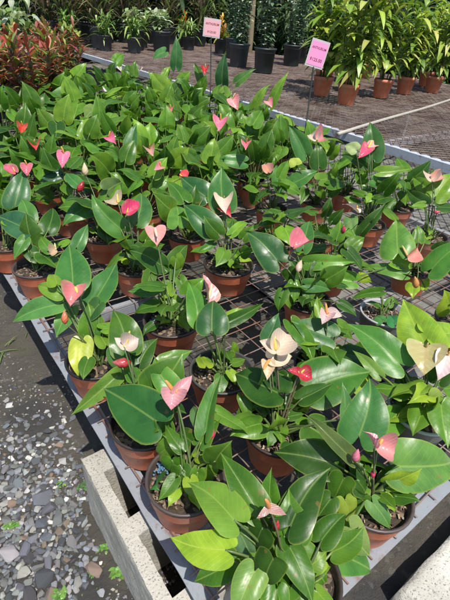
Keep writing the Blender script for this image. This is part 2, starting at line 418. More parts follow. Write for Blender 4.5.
    def auto(s, n, hmin=.13, hmax=.30, lmin=.08, lmax=.14, cols=None, spread=1.0, ph0=None):
        r = s.r; ph = ph0 if ph0 is not None else r.uniform(0, 6.28)
        for i in range(n):
            ph += 2.4 + r.uniform(-.4, .4); f = (i + .5) / n; h = hmin + (hmax - hmin) * (f ** .8) + r.uniform(-.02, .02)
            q = spread * (.105 - .065 * f) * r.uniform(.6, 1.3); d = Vector((math.cos(ph), math.sin(ph), 0))
            a = s.b + d * q + Vector((0, 0, h)); L = r.uniform(lmin, lmax) * (.8 + .35 * f)
            if a.x + d.x * L * .7 < .24 or a.y + d.y * L * .7 < .13: d = Vector((abs(d.x), abs(d.y), 0)); a = s.b + d * q * .6 + Vector((0, 0, h))
            el = r.choice([-.75, -.45, -.3, -.1, .2, .6, 1.0]) if f < .7 else r.choice([-.5, -.2, .3, .8, 1.15])
            x = d * math.cos(el) + Vector((0, 0, math.sin(el)))
            hint = Vector((0, 0, 1)) - d * (math.sin(el)) * .9 + Vector((r.uniform(-.4, .4), r.uniform(-.4, .4), 0))
            if el > .5: hint = Vector((-.3, -.6, .5)) + Vector((r.uniform(-.5, .5), r.uniform(-.3, .3), 0))
            c = r.choice(cols) if cols else r.choices([DARK, DEEP, MIDG, LIGHT, LIME], [4, 7, 7, 3, .8])[0]
            s.blade(a, a + x * L, hint, r.uniform(.66, .95), c)
    def babies(s, n=7):
        r = s.r
        for i in range(n):
            ph = r.uniform(0, 6.28); d = Vector((math.cos(ph), math.sin(ph), 0)); a = s.b + d * r.uniform(.02, .05) + Vector((0, 0, r.uniform(.115, .15)))
            el = r.uniform(-.6, .5); x = d * math.cos(el) + Vector((0, 0, math.sin(el)))
            s.blade(a, a + x * r.uniform(.035, .06), Vector((0, -.2, 1)), r.uniform(.6, .85), r.choice([MIDG, LIGHT, DEEP, LIME, DEEP]), N=12, S=2)
    def stalks(s, n=8):
        """short leafless stalks crowded at the plant's foot"""
        mb = MB(); r = s.r
        for i in range(n):
            ph = r.uniform(0, 6.28); a = Vector((r.uniform(-.02, .02), r.uniform(-.02, .02), .088)); q = r.uniform(.01, .035)
            b = a + Vector((math.cos(ph) * q, math.sin(ph) * q, r.uniform(.03, .075)))
            mb.tube(bez(a, a.lerp(b, .5) + Vector((0, 0, .01)), b, 4), [.004, .0036, .003, .0026, .002], 6)
        mb.build('stem', M['pet'], s.e, (.12, .17, .05))
    def flower(s, a, tip, hint, col, sx=None, wr=.85, sl=.035, spc=(.62, .40, .10), fold=.35, cup=.5, arch=.2, curl=.3, twist=0., lobe=.62, wave=.03):
        r = s.r; st = s.petiole(s.L(a), s.e, jit(r.choice([(.12, .16, .06), (.14, .12, .07), (.10, .18, .05)]), .2, r), .0023, .02, 'flower_stem')
        mb = MB(); leafmesh(mb, s.L(a), s.L(tip), hint, wr, fold, arch, wave, cup, 18, 5, r, lobe, twist, curl)
        mb.build('spathe', M['spathe'], st, jit(col, .08, r))
        ax = Vector(sx) if sx is not None else (Vector(tip) - Vector(a)).normalized() * .35 + Vector((0, 0, 1))
        ax.normalize(); a0 = s.L(a); bend = Vector((r.uniform(-.15, .15), r.uniform(-.15, .15), 0)) * sl
        mb = MB(); q = [(0, .0028), (.12, .0040), (.4, .0043), (.7, .0037), (.9, .0028), (1, .0009)]
        mb.tube([a0 + ax * sl * t + bend * t * t for t, _ in q], [x * (sl / .035) ** .6 for _, x in q], 10); mb.build('spadix', M['spadix'], st, jit(spc, .1, r))
        return st
    def fl(s, ap, tp, az, tz, col, sp=None, hint=None, **kw):
        a, t = s.fit(ap, tp, az, tz, .02); h = hint or ((CAMP - a).normalized() + Vector((0, 0, .5)))
        if (t - a).length > .085: t = a + (t - a) * (.085 / (t - a).length)
        sx = None
        if sp: sx = W(sp[0], sp[1], sp[2] + a.z - TZ - az) - a; kw['sl'] = min(.05, sx.length)
        return s.flower(a, t, h, col, sx, **kw)
    def bud(s, p, z, col, L=.035, d=None):
        r = s.r; a = W(*p, z) if len(p) == 2 else Vector(p); st = s.petiole(s.L(a), s.e, jit((.13, .15, .06), .2, r), .002, .015, 'flower_stem')
        d = Vector(d) if d else Vector((r.uniform(-.6, .6), r.uniform(-.5, .5), r.uniform(.2, .9))); d.normalize()
        q = [(0, .002), (.12, .0075), (.35, .011), (.6, .0088), (.82, .0045), (1, .0006)]
        mb = MB(); k = L / .035; b = Vector((r.uniform(-.2, .2), r.uniform(-.2, .2), 0)) * L
        mb.tube([s.L(a) + d * L * t + b * t * t for t, _ in q], [x * k * .8 for _, x in q], 12); o = mb.build('flower_bud', M['spathe'], st, jit(col, .08, r)); return o

HOT = (.62, .06, .13); PINK = (.64, .17, .21); PALEP = (.68, .34, .33); CREAM = (.72, .60, .45); REDC = (.40, .018, .030); SALM = (.66, .27, .20); DUST = (.40, .22, .20); MAG = (.50, .03, .10); TAN = (.50, .37, .24); WHITE = (.74, .66, .56)
ORANGE = (.62, .26, .07); YELS = (.68, .46, .10)
G = 'anthurium in terracotta pot '
PL = []
def plant(x, y, label, **kw):
    p = Plant(x, y, label, **kw); PL.append(p); return p
# ---- nearest row, front of the bench
p = plant(.385, .20, 'glossy anthurium with small dusty pink two-lobed spathe, at the bench front corner', chips=40)
p.lf((234, 520), (187, 482), .24, .22, .66, (.13, .25, .03), fold=.22, arch=.12)
p.lf((225, 550), (170, 537), .21, .18, .66, LIME, fold=.18, arch=.10)
p.lf((232, 563), (193, 582), .15, .11, .78, DEEP)
p.lf((254, 572), (233, 622), .21, .17, .85, (.13, .23, .045), fold=.2)
p.lf((257, 510), (220, 452), .23, .27, .55, DEEP, fold=.3, arch=.05)
p.lf((270, 507), (272, 467), .20, .26, .72, MIDG, fold=.25)
p.lf((291, 525), (331, 467), .22, .27, .72, DARK, fold=.12, arch=.06)
p.lf((273, 559), (267, 586), .245, .20, 1.0, DARK, fold=.1)
p.lf((290, 548), (314, 606), .19, .15, .7, DEEP)
p.lf((240, 532), (252, 560), .19, .14, .8, (.10, .20, .08), curl=.5)
p.lf((262, 528), (254, 545), .23, .20, .95, DARK)
p.lf((284, 536), (299, 556), .20, .16, .9, DEEP)
p.lf((300, 552), (330, 588), .15, .10, .75, MIDG)
p.lf((276, 590), (268, 640), .16, .12, .8, DEEP)
p.auto(15, .11, .17, .06, .095); p.babies(14); p.stalks(7)
a = W(269, 507.5, .285)
p.flower(a, W(256, 519, .275), (CAMP - a).normalized(), (.36, .17, .16), W(267, 496, .325) - a, lobe=.15, wr=.45, sl=.035, spc=ORANGE, cup=.2, fold=.1)
mb = MB(); leafmesh(mb, p.L(a), p.L(W(287, 515, .27)), (CAMP - a).normalized(), .45, .1, .1, .02, .2, 16, 4, p.r, .15); mb.build('spathe', M['spathe'], p.e, DUST)
p.bud((275, 530), .22, REDC, .026)

p = plant(.655, .225, 'anthurium with pink spathe and pink bud, one broad light leaf over the front rail', chips=190, rimc=(.07, .055, .05))
p.lf((398, 466), (460, 462), .19, .17, .86, (.10, .225, .04), fold=.12, arch=.15)
p.lf((349, 456), (306, 412), .24, .30, .36, OLIVE, fold=.35, arch=.04, hint=(-.2, -.5, .75))
p.lf((331, 463), (273, 452), .20, .18, .74, DARK, fold=.15, arch=.14)
p.lf((311, 541), (379, 573), .17, .09, .62, (.065, .18, .03), fold=.2, arch=.2)
p.lf((350, 528), (370, 556), .17, .12, 1.0, (.16, .25, .06))
p.lf((344, 478), (334, 500), .21, .16, 1.0, DEEP)
p.lf((357, 480), (367, 496), .20, .16, .95, DARK)
p.lf((373, 503), (391, 530), .15, .11, .72, (.10, .22, .05))
p.lf((362, 500), (360, 517), .15, .12, .8, DEEP)
p.lf((345, 500), (348, 522), .17, .12, .8, (.22, .30, .04))
p.lf((330, 500), (310, 530), .17, .12, .8, DEEP)
p.lf((332, 516), (322, 545), .14, .10, .85, MIDG)
p.auto(8, .11, .15, .05, .075); p.babies(10); p.stalks(12)
p.fl((378, 446), (396, 453), .29, .28, (.70, .29, .30), sp=(384, 437, .315), wr=1.5, cup=.9, fold=.5, spc=YELS, hint=(-.3, -.5, .8))
p.fl((374, 446), (364, 430), .29, .31, (.70, .29, .32), sp=(376, 440, .30), wr=.7, cup=.8, fold=.5, spc=YELS, hint=(.5, -.5, .4))
p.bud((355, 461), .25, (.66, .16, .24), .035, (-.1, .1, 1))
p.bud((373, 478), .2, MAG, .022)

p = plant(.98, .31, 'anthurium with huge lime leaf and green spathe, in pale translucent pot', rimc=(.46, .52, .48), clear=True, chips=60)
p.lf((428, 348), (403, 299), .25, .30, .9, (.22, .35, .03), fold=.14, arch=.1)
p.lf((430, 335), (462, 330), .25, .22, .8, (.20, .33, .03))
p.fl((426, 347), (424, 378), .285, .25, (.42, .40, .17), wr=1.15, cup=.3, fold=.12, sl=.02, spc=(.45, .35, .12))
p.fl((448, 355), (438, 380), .29, .25, (.72, .56, .52), wr=.8, cup=.4, fold=.2, sl=.02)
p.lf((398, 363), (346, 323), .24, .28, .66, (.062, .18, .032), fold=.14, arch=.1)
p.lf((378, 374), (352, 350), .22, .24, .45, (.12, .22, .04))
p.lf((441, 405), (448, 450), .20, .15, .8, MIDG)
p.lf((428, 394), (412, 402), .21, .20, 1.0, LIME, curl=.8, fold=.4)
p.lf((430, 398), (444, 406), .21, .20, .9, (.16, .24, .05), curl=.8)
p.lf((378, 430), (420, 412), .20, .18, .55, (.10, .235, .03), fold=.2)
p.auto(11, .12, .2, .06, .095); p.babies(8); p.stalks(10)

# ---- second row
p = plant(.325, .49, 'anthurium with long-winged pale pink spathe and blue pellets, nearest pot on the left rail', chips=120, rimc=(.07, .05, .045))
p.lf((206, 430), (223, 371), .22, .31, .42, (.075, .19, .035), fold=.5, arch=.04, hint=(-.9, -.3, .5))
p.lf((216, 413), (250, 434), .21, .17, .55, MIDG, hint=(.1, -.3, 1))
p.lf((200, 425), (191, 404), .22, .24, .5, (.10, .2, .07))
p.lf((180, 448), (165, 424), .20, .22, .6, DEEP)
p.lf((168, 446), (155, 455), .17, .15, .7, LIGHT, curl=.5)
p.lf((172, 460), (178, 476), .16, .13, .9, MIDG)
p.lf((180, 474), (172, 488), .15, .13, .9, MIDG)
p.lf((184, 470), (190, 502), .15, .11, .6, DEEP)
p.lf((198, 472), (196, 498), .15, .11, .6, MIDG)
p.lf((206, 468), (215, 480), .15, .13, .8, LIGHT)
p.lf((196, 458), (207, 457), .16, .15, .55, LIME)
p.lf((190, 440), (178, 428), .19, .19, .8, DEEP)
p.lf((160, 482), (155, 488), .12, .12, 1.0, (.05, .22, .05), curl=.6)
p.auto(3, .13, .2, .055, .085, ph0=5.2); p.babies(5); p.stalks(9); p.pellets(163, 470)
p.fl((174, 392), (171, 410), .32, .30, (.71, .32, .34), sp=(166, 379, .35), wr=1.45, cup=.7, fold=.35, spc=ORANGE, curl=.4)
p.fl((176, 393), (193, 375), .32, .34, (.71, .34, .36), wr=.62, cup=1.0, fold=.6, sl=.01, hint=(-.4, -.6, .5))
p.bud((211, 439), .20, HOT, .03, (.3, .2, .6))

p = plant(.60, .48, 'anthurium with double cream spathe and a dark red one just below it', chips=200)
p.lf((278, 393), (232, 370), .23, .21, .86, DARK, fold=.12, arch=.12)
p.lf((286, 404), (246, 409), .18, .16, .4, DEEP, hint=(-.2, -.2, 1), fold=.4)
p.lf((288, 374), (290, 394), .24, .20, .95, DARK)
p.lf((313, 388), (372, 372), .20, .22, .92, (.045, .15, .018), fold=.1, arch=.15, hint=(-.75, -.1, .8))
p.lf((300, 400), (306, 415), .17, .13, .8, LIME, curl=.4)
p.lf((243, 397), (248, 424), .18, .13, .55, MIDG)
p.lf((258, 396), (232, 424), .17, .12, .5, DEEP)
p.lf((278, 428), (282, 445), .13, .11, .8, LIGHT)
p.lf((345, 420), (342, 381), .22, .29, .45, (.06, .17, .05), fold=.3)
p.lf((359, 436), (371, 376), .21, .30, .84, (.048, .15, .035), fold=.12, arch=.06)
p.auto(11, .12, .19, .06, .10); p.babies(10); p.stalks(16)
p.fl((276, 350), (290, 333), .34, .355, CREAM, sp=(273, 336, .375), wr=1.1, cup=1.0, fold=.4, spc=YELS, hint=(-.3, -.5, .8))
p.fl((275, 350), (259, 340), .34, .35, CREAM, wr=.8, cup=.9, fold=.5, sl=.012, spc=YELS)
p.fl((270, 359), (293, 356), .315, .31, (.70, .58, .40), sp=(263, 368, .31), wr=.9, cup=.5, fold=.25, spc=ORANGE)
p.fl((268, 362), (267, 380), .31, .29, (.66, .55, .33), wr=.8, sl=.008)
p.fl((301, 373), (313, 379), .28, .27, (.46, .03, .05), sp=(304, 369, .29), wr=1.25, sl=.016, spc=YELS, cup=.5)
p.fl((299, 373), (287, 370), .28, .285, (.46, .03, .06), wr=.8, sl=.006, spc=YELS, cup=.7)

p = plant(.875, .58, 'anthurium with pale pink folded spathe, behind the double cream one', chips=60)
p.lf((330, 337), (291, 321), .23, .25, .9, (.045, .15, .035), fold=.15)
p.lf((292, 325), (315, 368), .24, .18, .5, DEEP, fold=.3)
p.lf((268, 338), (278, 312), .22, .28, .75, (.05, .16, .05), fold=.25)
p.lf((322, 318), (317, 296), .24, .28, .6, LIGHT)
p.lf((338, 325), (352, 340), .22, .17, .8, MIDG)
p.lf((340, 352), (337, 378), .18, .13, .5, (.14, .24, .05))
p.lf((345, 350), (353, 385), .18, .13, .7, MIDG)
p.auto(13, .12, .22, .065, .11); p.babies(9); p.stalks(8)
p.fl((327, 314), (322, 324), .30, .285, (.68, .42, .42), sp=(326, 303, .33), wr=1.2, cup=.6, spc=ORANGE)
p.fl((328, 314), (343, 316), .30, .295, (.70, .48, .46), wr=.75, cup=.6, sl=.008, spc=ORANGE)
p.bud((328, 350), .2, MAG, .03)

# ---- left rail, third and fourth pots
p = plant(.325, .685, 'anthurium with cream spathe, red bud and one big dark glossy leaf by the left rail', chips=30)
p.lf((156, 421), (103, 388), .23, .20, .82, (.025, .105, .022), fold=.10, arch=.10, rnd=random.Random(3))
p.lf((127, 350), (112, 307), .25, .31, .8, DEEP, fold=.22, arch=.05)
p.lf((116, 350), (122, 374), .24, .18, .85, (.07, .19, .04))
p.lf((118, 375), (70, 416), .20, .12, .36, (.12, .24, .035), fold=.35, arch=.35)
p.lf((130, 374), (108, 380), .2, .18, .8, LIGHT, curl=.5)
p.lf((171, 388), (153, 356), .23, .27, .75, (.075, .2, .03), fold=.22)
p.lf((163, 362), (193, 350), .21, .22, .6, (.11, .24, .035))
p.lf((140, 363), (158, 338), .22, .25, .85, DARK)
p.lf((152, 380), (146, 396), .2, .15, .7, DEEP)
p.auto(11, .13, .21, .06, .105); p.babies(8); p.stalks(8)
p.fl((126, 346), (139, 338), .32, .33, (.72, .60, .50), sp=(128, 331, .355), wr=1.3, cup=1.0, fold=.5, spc=YELS, hint=(-.3, -.6, .7))
p.fl((124, 347), (114, 337), .32, .335, (.72, .56, .48), wr=.7, cup=.9, sl=.008, spc=YELS)
p.bud((131, 362), .28, REDC, .05, (-1, .25, .05))

p = plant(.60, .73, rs=1.2, label='sparse anthurium of bare stalks with one dark facing leaf beside a narrow pink spathe', chips=180, rimc=(.06, .055, .055))
p.lf((212, 330), (213, 297), .27, .32, 1.05, (.032, .095, .028), fold=.1, arch=.05)
p.lf((226, 323), (264, 303), .27, .29, .32, DARK, fold=.4, hint=(-.3, -.6, .5))
p.lf((228, 322), (247, 309), .26, .28, .7, LIGHT)
p.lf((198, 321), (188, 281), .25, .31, .58, (.075, .2, .03), fold=.25)
p.lf((206, 366), (200, 357), .16, .17, .8, LIME)
p.lf((226, 352), (231, 362), .14, .12, .9, MIDG)
p.lf((232, 350), (238, 356), .14, .12, .9, LIGHT)
p.babies(7); p.stalks(22)
p.fl((208, 300), (202, 271), .31, .36, (.68, .25, .27), sp=(214, 283, .355), wr=.6, cup=.9, fold=.5, spc=(.66, .55, .33), curl=.0, hint=(.3, -.7, .3))

p = plant(.315, .97, 'anthurium with a drooping half yellow leaf and pink and green spathe by the left rail', rimc=(.012, .012, .013), chips=30)
p.lf((73, 284), (69, 244), .27, .33, .82, (.05, .155, .035), fold=.16, arch=.06)
p.lf((60, 304), (10, 323), .25, .19, .5, (.075, .21, .05), fold=.25, arch=.22)
p.lf((94, 303), (117, 262), .24, .30, .62, (.05, .15, .035), fold=.2)
p.lf((99, 304), (82, 326), .25, .19, .85, (.035, .10, .025))
p.lf((60, 294), (35, 284), .23, .24, .7, LIGHT)
p.lf((57, 284), (50, 272), .23, .25, .9, LIGHT)
p.lf((70, 309), (56, 338), .23, .16, .75, (.10, .245, .045), fold=.2)
p.lf((82, 343), (83, 384), .18, .10, .68, (.40, .44, .06), fold=.15, arch=.25)
p.lf((101, 330), (112, 350), .2, .14, .8, DEEP)
p.lf((106, 345), (98, 330), .18, .2, .8, LIGHT)
p.auto(6, .12, .2, .06, .10, ph0=.6); p.stalks(10)
p.fl((75, 287), (70, 306), .32, .29, (.58, .18, .19), sp=(80, 296, .31), wr=1.05, cup=.7, fold=.3, spc=YELS)
p.bud((65, 324), .26, (.56, .16, .06), .04, (.2, .3, .9))

p = plant(.60, 1.02, rs=1.2, label='anthurium with heart-shaped pale pink hanging spathe and blue pellets on its soil', chips=90, rimc=(.05, .04, .038))
p.lf((156, 288), (127, 291), .21, .19, .6, (.07, .2, .04), curl=.3)
p.lf((161, 265), (128, 250), .24, .24, .6, DARK)
p.lf((170, 271), (190, 242), .23, .28, .5, DEEP)
p.lf((176, 258), (180, 272), .24, .19, .8, LIGHT)
p.lf((180, 280), (193, 300), .22, .16, .6, MIDG)
p.lf((164, 296), (189, 309), .18, .14, .55, LIGHT)
p.lf((158, 300), (165, 318), .17, .12, .7, LIME)
p.lf((150, 275), (140, 300), .22, .17, .6, DEEP)
p.lf((166, 285), (176, 300), .2, .15, .8, MIDG)
p.auto(8, .13, .24, .06, .1); p.babies(6); p.stalks(8); p.pellets(160, 320, (.06, .24, .42), 50)
p.fl((155, 228), (157, 246), .35, .31, (.71, .31, .30), sp=(156, 236, .345), wr=1.05, cup=.25, fold=.15, spc=(.68, .40, .30), arch=.25)

# ---- middle of the bench
p = plant(1.10, .87, 'anthurium with a hooded bright pink spathe beside a large dark heart-shaped leaf, mid bench', chips=60)
p.lf((277, 260), (245, 231), .25, .27, .82, (.028, .09, .026), fold=.1, arch=.1)
p.lf((303, 248), (310, 219), .25, .31, .55, (.06, .17, .035), fold=.25)
p.lf((309, 263), (356, 262), .24, .20, .45, (.10, .23, .035), fold=.25, arch=.3)
p.lf((310, 285), (308, 306), .19, .13, .85, DEEP)
p.lf((283, 292), (278, 312), .18, .12, .8, DEEP)
p.lf((294, 283), (294, 304), .2, .14, .7, MIDG)
p.lf((306, 285), (332, 291), .2, .17, .55, (.06, .17, .04))
p.lf((288, 270), (292, 284), .23, .19, .9, DARK)
p.lf((297, 262), (306, 272), .24, .20, .8, DEEP)
p.auto(13, .13, .22, .06, .1); p.babies(8); p.stalks(8)
p.fl((294, 247), (315, 240), .31, .315, (.66, .16, .23), wr=1.0, cup=1.1, fold=.5, arch=.35, sl=.02, hint=(-.2, -.3, 1), spc=(.6, .3, .2))
p.bud((298, 272), .25, (.66, .48, .38), .05, (.5, .5, .5))

p = plant(1.29, .66, 'pale translucent pot of soil and tiny sprouts behind the huge lime leaf', rimc=(.42, .46, .43), clear=True, chips=220)
p.lf((380, 292), (350, 300), .2, .15, .4, DEEP, fold=.35)
p.lf((395, 325), (388, 315), .14, .14, .9, (.05, .24, .07))
p.lf((383, 322), (376, 315), .13, .13, .9, (.08, .24, .06))
p.babies(3); p.stalks(6)
p = plant(1.70, .81, 'anthurium with salmon hooded spathe before one upright round lime leaf, bench right', chips=60)
p.lf((398, 253), (397, 219), .27, .36, .95, (.12, .255, .04), fold=.1, arch=.05)
p.lf((402, 274), (358, 267), .28, .25, .42, (.12, .245, .05), fold=.22)
p.lf((392, 262), (414, 268), .29, .26, .8, (.16, .32, .03), cup=.6, curl=.5)
p.lf((352, 281), (311, 272), .22, .22, .5, (.12, .27, .03), fold=.25)
p.lf((360, 276), (372, 282), .22, .19, .8, LIME)
p.lf((432, 269), (470, 240), .25, .30, .75, (.06, .18, .03))
p.lf((413, 285), (413, 298), .2, .17, 1.0, LIME)
p.lf((425, 288), (430, 276), .2, .22, .5, LIME)
p.auto(7, .13, .24, .06, .1); p.babies(5); p.stalks(6)
p.fl((408, 257), (425, 239), .32, .36, (.62, .24, .19), sp=(401, 243, .36), wr=.8, cup=1.0, fold=.5, spc=(.55, .38, .14), hint=(-.7, -.6, .1))
p.bud((416, 288), .22, (.62, .27, .06), .05, (-.2, .2, .9))

p = plant(2.08, .97, 'anthurium with many thin pale stalks and cupped salmon spathe, beside the aisle', chips=150)
p.lf((430, 191), (412, 176), .31, .35, .7, LIGHT)
p.lf((425, 203), (406, 188), .28, .31, .6, DARK)
p.lf((424, 204), (411, 206), .28, .27, .6, LIGHT)
p.lf((436, 196), (455, 172), .31, .36, .8, LIGHT)
p.lf((438, 207), (458, 208), .27, .26, .7, DARK)
p.babies(4); p.stalks(26)
p.fl((433, 180), (455, 170), .38, .40, (.68, .32, .25), wr=.75, cup=1.2, fold=.6, sl=.02, hint=(-.1, -.6, 1))
p.fl((432, 181), (430, 171), .38, .40, (.70, .45, .36), wr=.9, cup=.8, sl=.01)
p.bud((434, 213), .26, HOT, .03)

p = plant(1.92, 1.23, 'tall anthurium with long deep pink spathe on top and cream spathe lower left', chips=60)
p.lf((372, 157), (370, 120), .42, .52, .75, (.04, .13, .03), fold=.2, arch=.05)
p.lf((380, 172), (412, 168), .38, .36, .45, LIGHT)
p.lf((356, 150), (344, 145), .44, .44, .9, (.30, .36, .18))
p.lf((364, 166), (340, 153), .38, .40, .35, DARK, fold=.4)
p.lf((366, 178), (356, 183), .34, .31, .8, MIDG)
p.lf((372, 180), (381, 187), .34, .31, .9, (.09, .23, .05))
p.lf((384, 183), (404, 178), .33, .33, .5, DARK)
p.lf((391, 184), (403, 187), .32, .29, .8, LIGHT)
p.lf((362, 232), (387, 201), .27, .35, .4, DARK, fold=.35)
p.lf((364, 195), (352, 190), .30, .30, .6, MIDG)
p.lf((372, 196), (364, 204), .28, .25, .8, LIGHT)
p.lf((378, 200), (395, 199), .27, .25, .5, DARK)
p.lf((350, 218), (355, 235), .26, .21, .8, PALE)
p.lf((343, 239), (313, 226), .22, .24, .5, DARK)
p.auto(9, .14, .30, .07, .11, [DARK, DEEP, MIDG]); p.stalks(10)
p.fl((368, 148), (358, 158), .46, .42, (.62, .10, .18), sp=(377, 134, .52), wr=.8, cup=.6, fold=.4, spc=(.62, .48, .08))
p.fl((369, 147), (387, 138), .46, .48, (.66, .40, .34), wr=.6, cup=.8, sl=.01)
p.fl((357, 212), (339, 200), .33, .36, (.70, .54, .42), sp=(357, 203, .36), wr=.5, cup=1.0, fold=.5, spc=YELS, hint=(.2, -.5, .8))
p.bud((343, 233), .26, MAG, .035, (0, 0, 1))

p = plant(1.0, 1.235, rs=1.3, label='anthurium with white spathe reddened below, its brown pot standing clear mid bench', chips=100)
p.lf((213, 229), (182, 203), .26, .27, .72, (.035, .12, .03), fold=.12)
p.lf((223, 206), (222, 166), .29, .36, .85, (.05, .155, .035), fold=.16, arch=.06)
p.lf((232, 234), (251, 221), .24, .26, .4, LIGHT, fold=.3)
p.lf((213, 243), (196, 253), .2, .17, .5, (.06, .17, .03))
p.lf((225, 222), (240, 226), .26, .22, .6, MIDG)
p.lf((222, 253), (218, 262), .15, .12, .8, MIDG)
p.lf((234, 253), (244, 258), .15, .13, .8, MIDG)
p.lf((232, 257), (236, 270), .14, .11, .8, LIGHT)
p.auto(7, .14, .24, .06, .09); p.babies(9); p.stalks(9)
p.fl((224, 198), (226, 216), .34, .30, (.70, .50, .42), wr=.95, cup=.7, fold=.3, sl=.012)
p.fl((222, 208), (231, 217), .315, .30, (.60, .05, .08), wr=.8, cup=.7, fold=.4, sl=.008)

p = plant(.665, 1.41, 'anthurium with a magenta spathe right next to a tan one', chips=110, rimc=(.05, .04, .035))
p.lf((120, 228), (90, 193), .25, .31, .6, (.07, .19, .04), fold=.25)
p.lf((133, 252), (160, 268), .22, .19, .55, DARK)
p.lf((137, 222), (141, 192), .27, .31, .7, (.06, .17, .04))
p.lf((118, 222), (128, 232), .25, .21, .9, MIDG)
p.lf((138, 226), (150, 222), .26, .25, .5, DEEP)
p.auto(9, .14, .25, .07, .11); p.babies(5); p.stalks(6)
p.fl((127, 213), (140, 199), .33, .36, (.58, .05, .13), wr=.7, cup=.8, fold=.4, sl=.02)
p.fl((118, 203), (110, 198), .34, .34, TAN, sp=(117, 194, .37), wr=1.3, cup=.4, spc=YELS)

p = plant(1.90, 1.585, 'anthurium with glossy upright leaf and pink and cream spathe, nearest the slanted price sign', chips=60)
p.lf((289, 185), (319, 168), .26, .28, .7, (.05, .16, .035), fold=.2)
p.lf((284, 188), (276, 164), .25, .29, .75, (.06, .17, .035))
p.lf((305, 153), (288, 124), .33, .40, .7, (.06, .17, .045), fold=.35)
p.lf((296, 165), (291, 158), .33, .34, .9, (.40, .44, .08))
p.lf((320, 180), (335, 175), .28, .28, .7, MIDG)
p.lf((330, 185), (348, 188), .26, .22, .5, DEEP)
p.lf((305, 190), (300, 205), .24, .18, .7, DEEP)
p.lf((318, 190), (325, 200), .24, .18, .7, MIDG)
p.auto(8, .14, .30, .07, .12); p.stalks(6)
p.fl((317, 140), (330, 137), .42, .42, (.58, .24, .24), wr=1.2, cup=.8, fold=.3, sl=.02, spc=(.6, .3, .2))
p.fl((316, 140), (309, 132), .42, .44, (.66, .50, .40), wr=.9, cup=.7, sl=.008)

p = plant(.33, 1.59, 'anthurium with small tan spathe and lime edged upright leaf, by the left rail', chips=60, rimc=(.06, .05, .05))
p.lf((29, 222), (21, 198), .25, .31, .75, (.075, .2, .04), fold=.2)
p.lf((48, 230), (53, 207), .24, .29, .8, DARK)
p.lf((27, 229), (-3, 216), .24, .25, .75, (.04, .13, .05))
p.lf((25, 240), (14, 260), .22, .16, .75, (.08, .21, .04))
p.lf((77, 247), (88, 224), .22, .28, .6, (.05, .16, .04))
p.lf((50, 250), (40, 235), .22, .25, .7, MIDG)
p.lf((35, 258), (60, 262), .17, .14, .6, DARK)
p.lf((30, 250), (38, 268), .18, .13, .9, DARK)
p.lf((62, 245), (72, 240), .22, .22, .5, LIGHT)
p.auto(4, .12, .22, .08, .12, [DARK, DEEP]); p.stalks(5)
p.fl((56, 250), (49, 254), .29, .275, TAN, sp=(54, 243, .31), wr=1.6, cup=.5, spc=(.6, .48, .25))

p = plant(.285, 1.85, 'anthurium with rose spathe above a pale pink closed bud, at the left photo edge', chips=30)
p.lf((15, 205), (24, 170), .27, .33, .8, (.045, .14, .045))
p.lf((8, 205), (-6, 190), .26, .28, .7, DEEP)
p.auto(8, .14, .28, .09, .14); p.stalks(5)
p.fl((15, 172), (3, 164), .36, .38, (.62, .12, .18), wr=.6, cup=.8, sl=.02)
p.bud((14, 186), .31, (.72, .44, .44), .055, (0, .1, 1))

p = plant(.665, 1.73, 'anthurium with cream bud, dark crimson bud and a broad olive leaf', chips=90, rimc=(.05, .04, .035))
p.lf((88, 206), (61, 224), .25, .20, .75, (.055, .17, .04), fold=.15)
p.lf((108, 190), (122, 182), .30, .30, .9, (.07, .115, .03))
p.lf((78, 185), (66, 172), .30, .33, .7, (.05, .16, .04))
p.auto(9, .14, .28, .09, .14); p.babies(5); p.stalks(5)
p.bud((86, 176), .33, (.70, .55, .36), .06, (.02, .25, 1)); p.bud((78, 192), .3, (.35, .02, .03), .06, (.55, .1, .6))
p = plant(1.0, 1.56, 'anthurium with plain green foliage, in the pot directly behind the white and red spathe', chips=40)
p.lf((205, 196), (180, 176), .26, .27, .9, (.035, .12, .035)); p.lf((178, 225), (176, 203), .23, .28, .9, (.10, .24, .035))
p.auto(10, .14, .28, .08, .13); p.stalks(5)
p = plant(1.32, 1.30, 'flowerless leafy anthurium right of the white and red spathe', chips=40)
p.auto(15, .12, .27, .07, .12); p.babies(8); p.stalks(8)
p = plant(1.37, 1.0, 'flowerless anthurium directly right of the hooded pink spathe', chips=40)
p.auto(12, .12, .24, .07, .11); p.babies(6); p.stalks(8)
p = plant(1.58, 1.62, 'anthurium with a salmon folded spathe, small pot left of the slanted price sign', chips=40)
p.auto(11, .13, .29, .08, .12); p.stalks(5)
p.fl((268, 172), (264, 160), .31, .34, (.58, .25, .2), sp=(263, 162, .34), wr=.7, cup=.8, spc=ORANGE)
p = plant(1.55, 1.24, 'small anthurium of pale stalks, between hooded pink spathe and the tall plant', chips=120)
p.auto(11, .12, .24, .06, .10); p.babies(10); p.stalks(18)
p = plant(1.50, .48, 'sparse anthurium of low dark leaves, right end of the bench front', chips=60)
p.auto(7, .12, .22, .08, .12)
p = plant(.965, 1.90, 'anthurium with an orange and red spathe, just left of the big pink one', chips=20); p.auto(11, .15, .3, .09, .13)
p.fl((183, 178), (186, 168), .3, .33, (.58, .06, .06), sp=(180, 174, .32), wr=.6, spc=YELS); p.bud((186, 187), .27, MAG, .035)

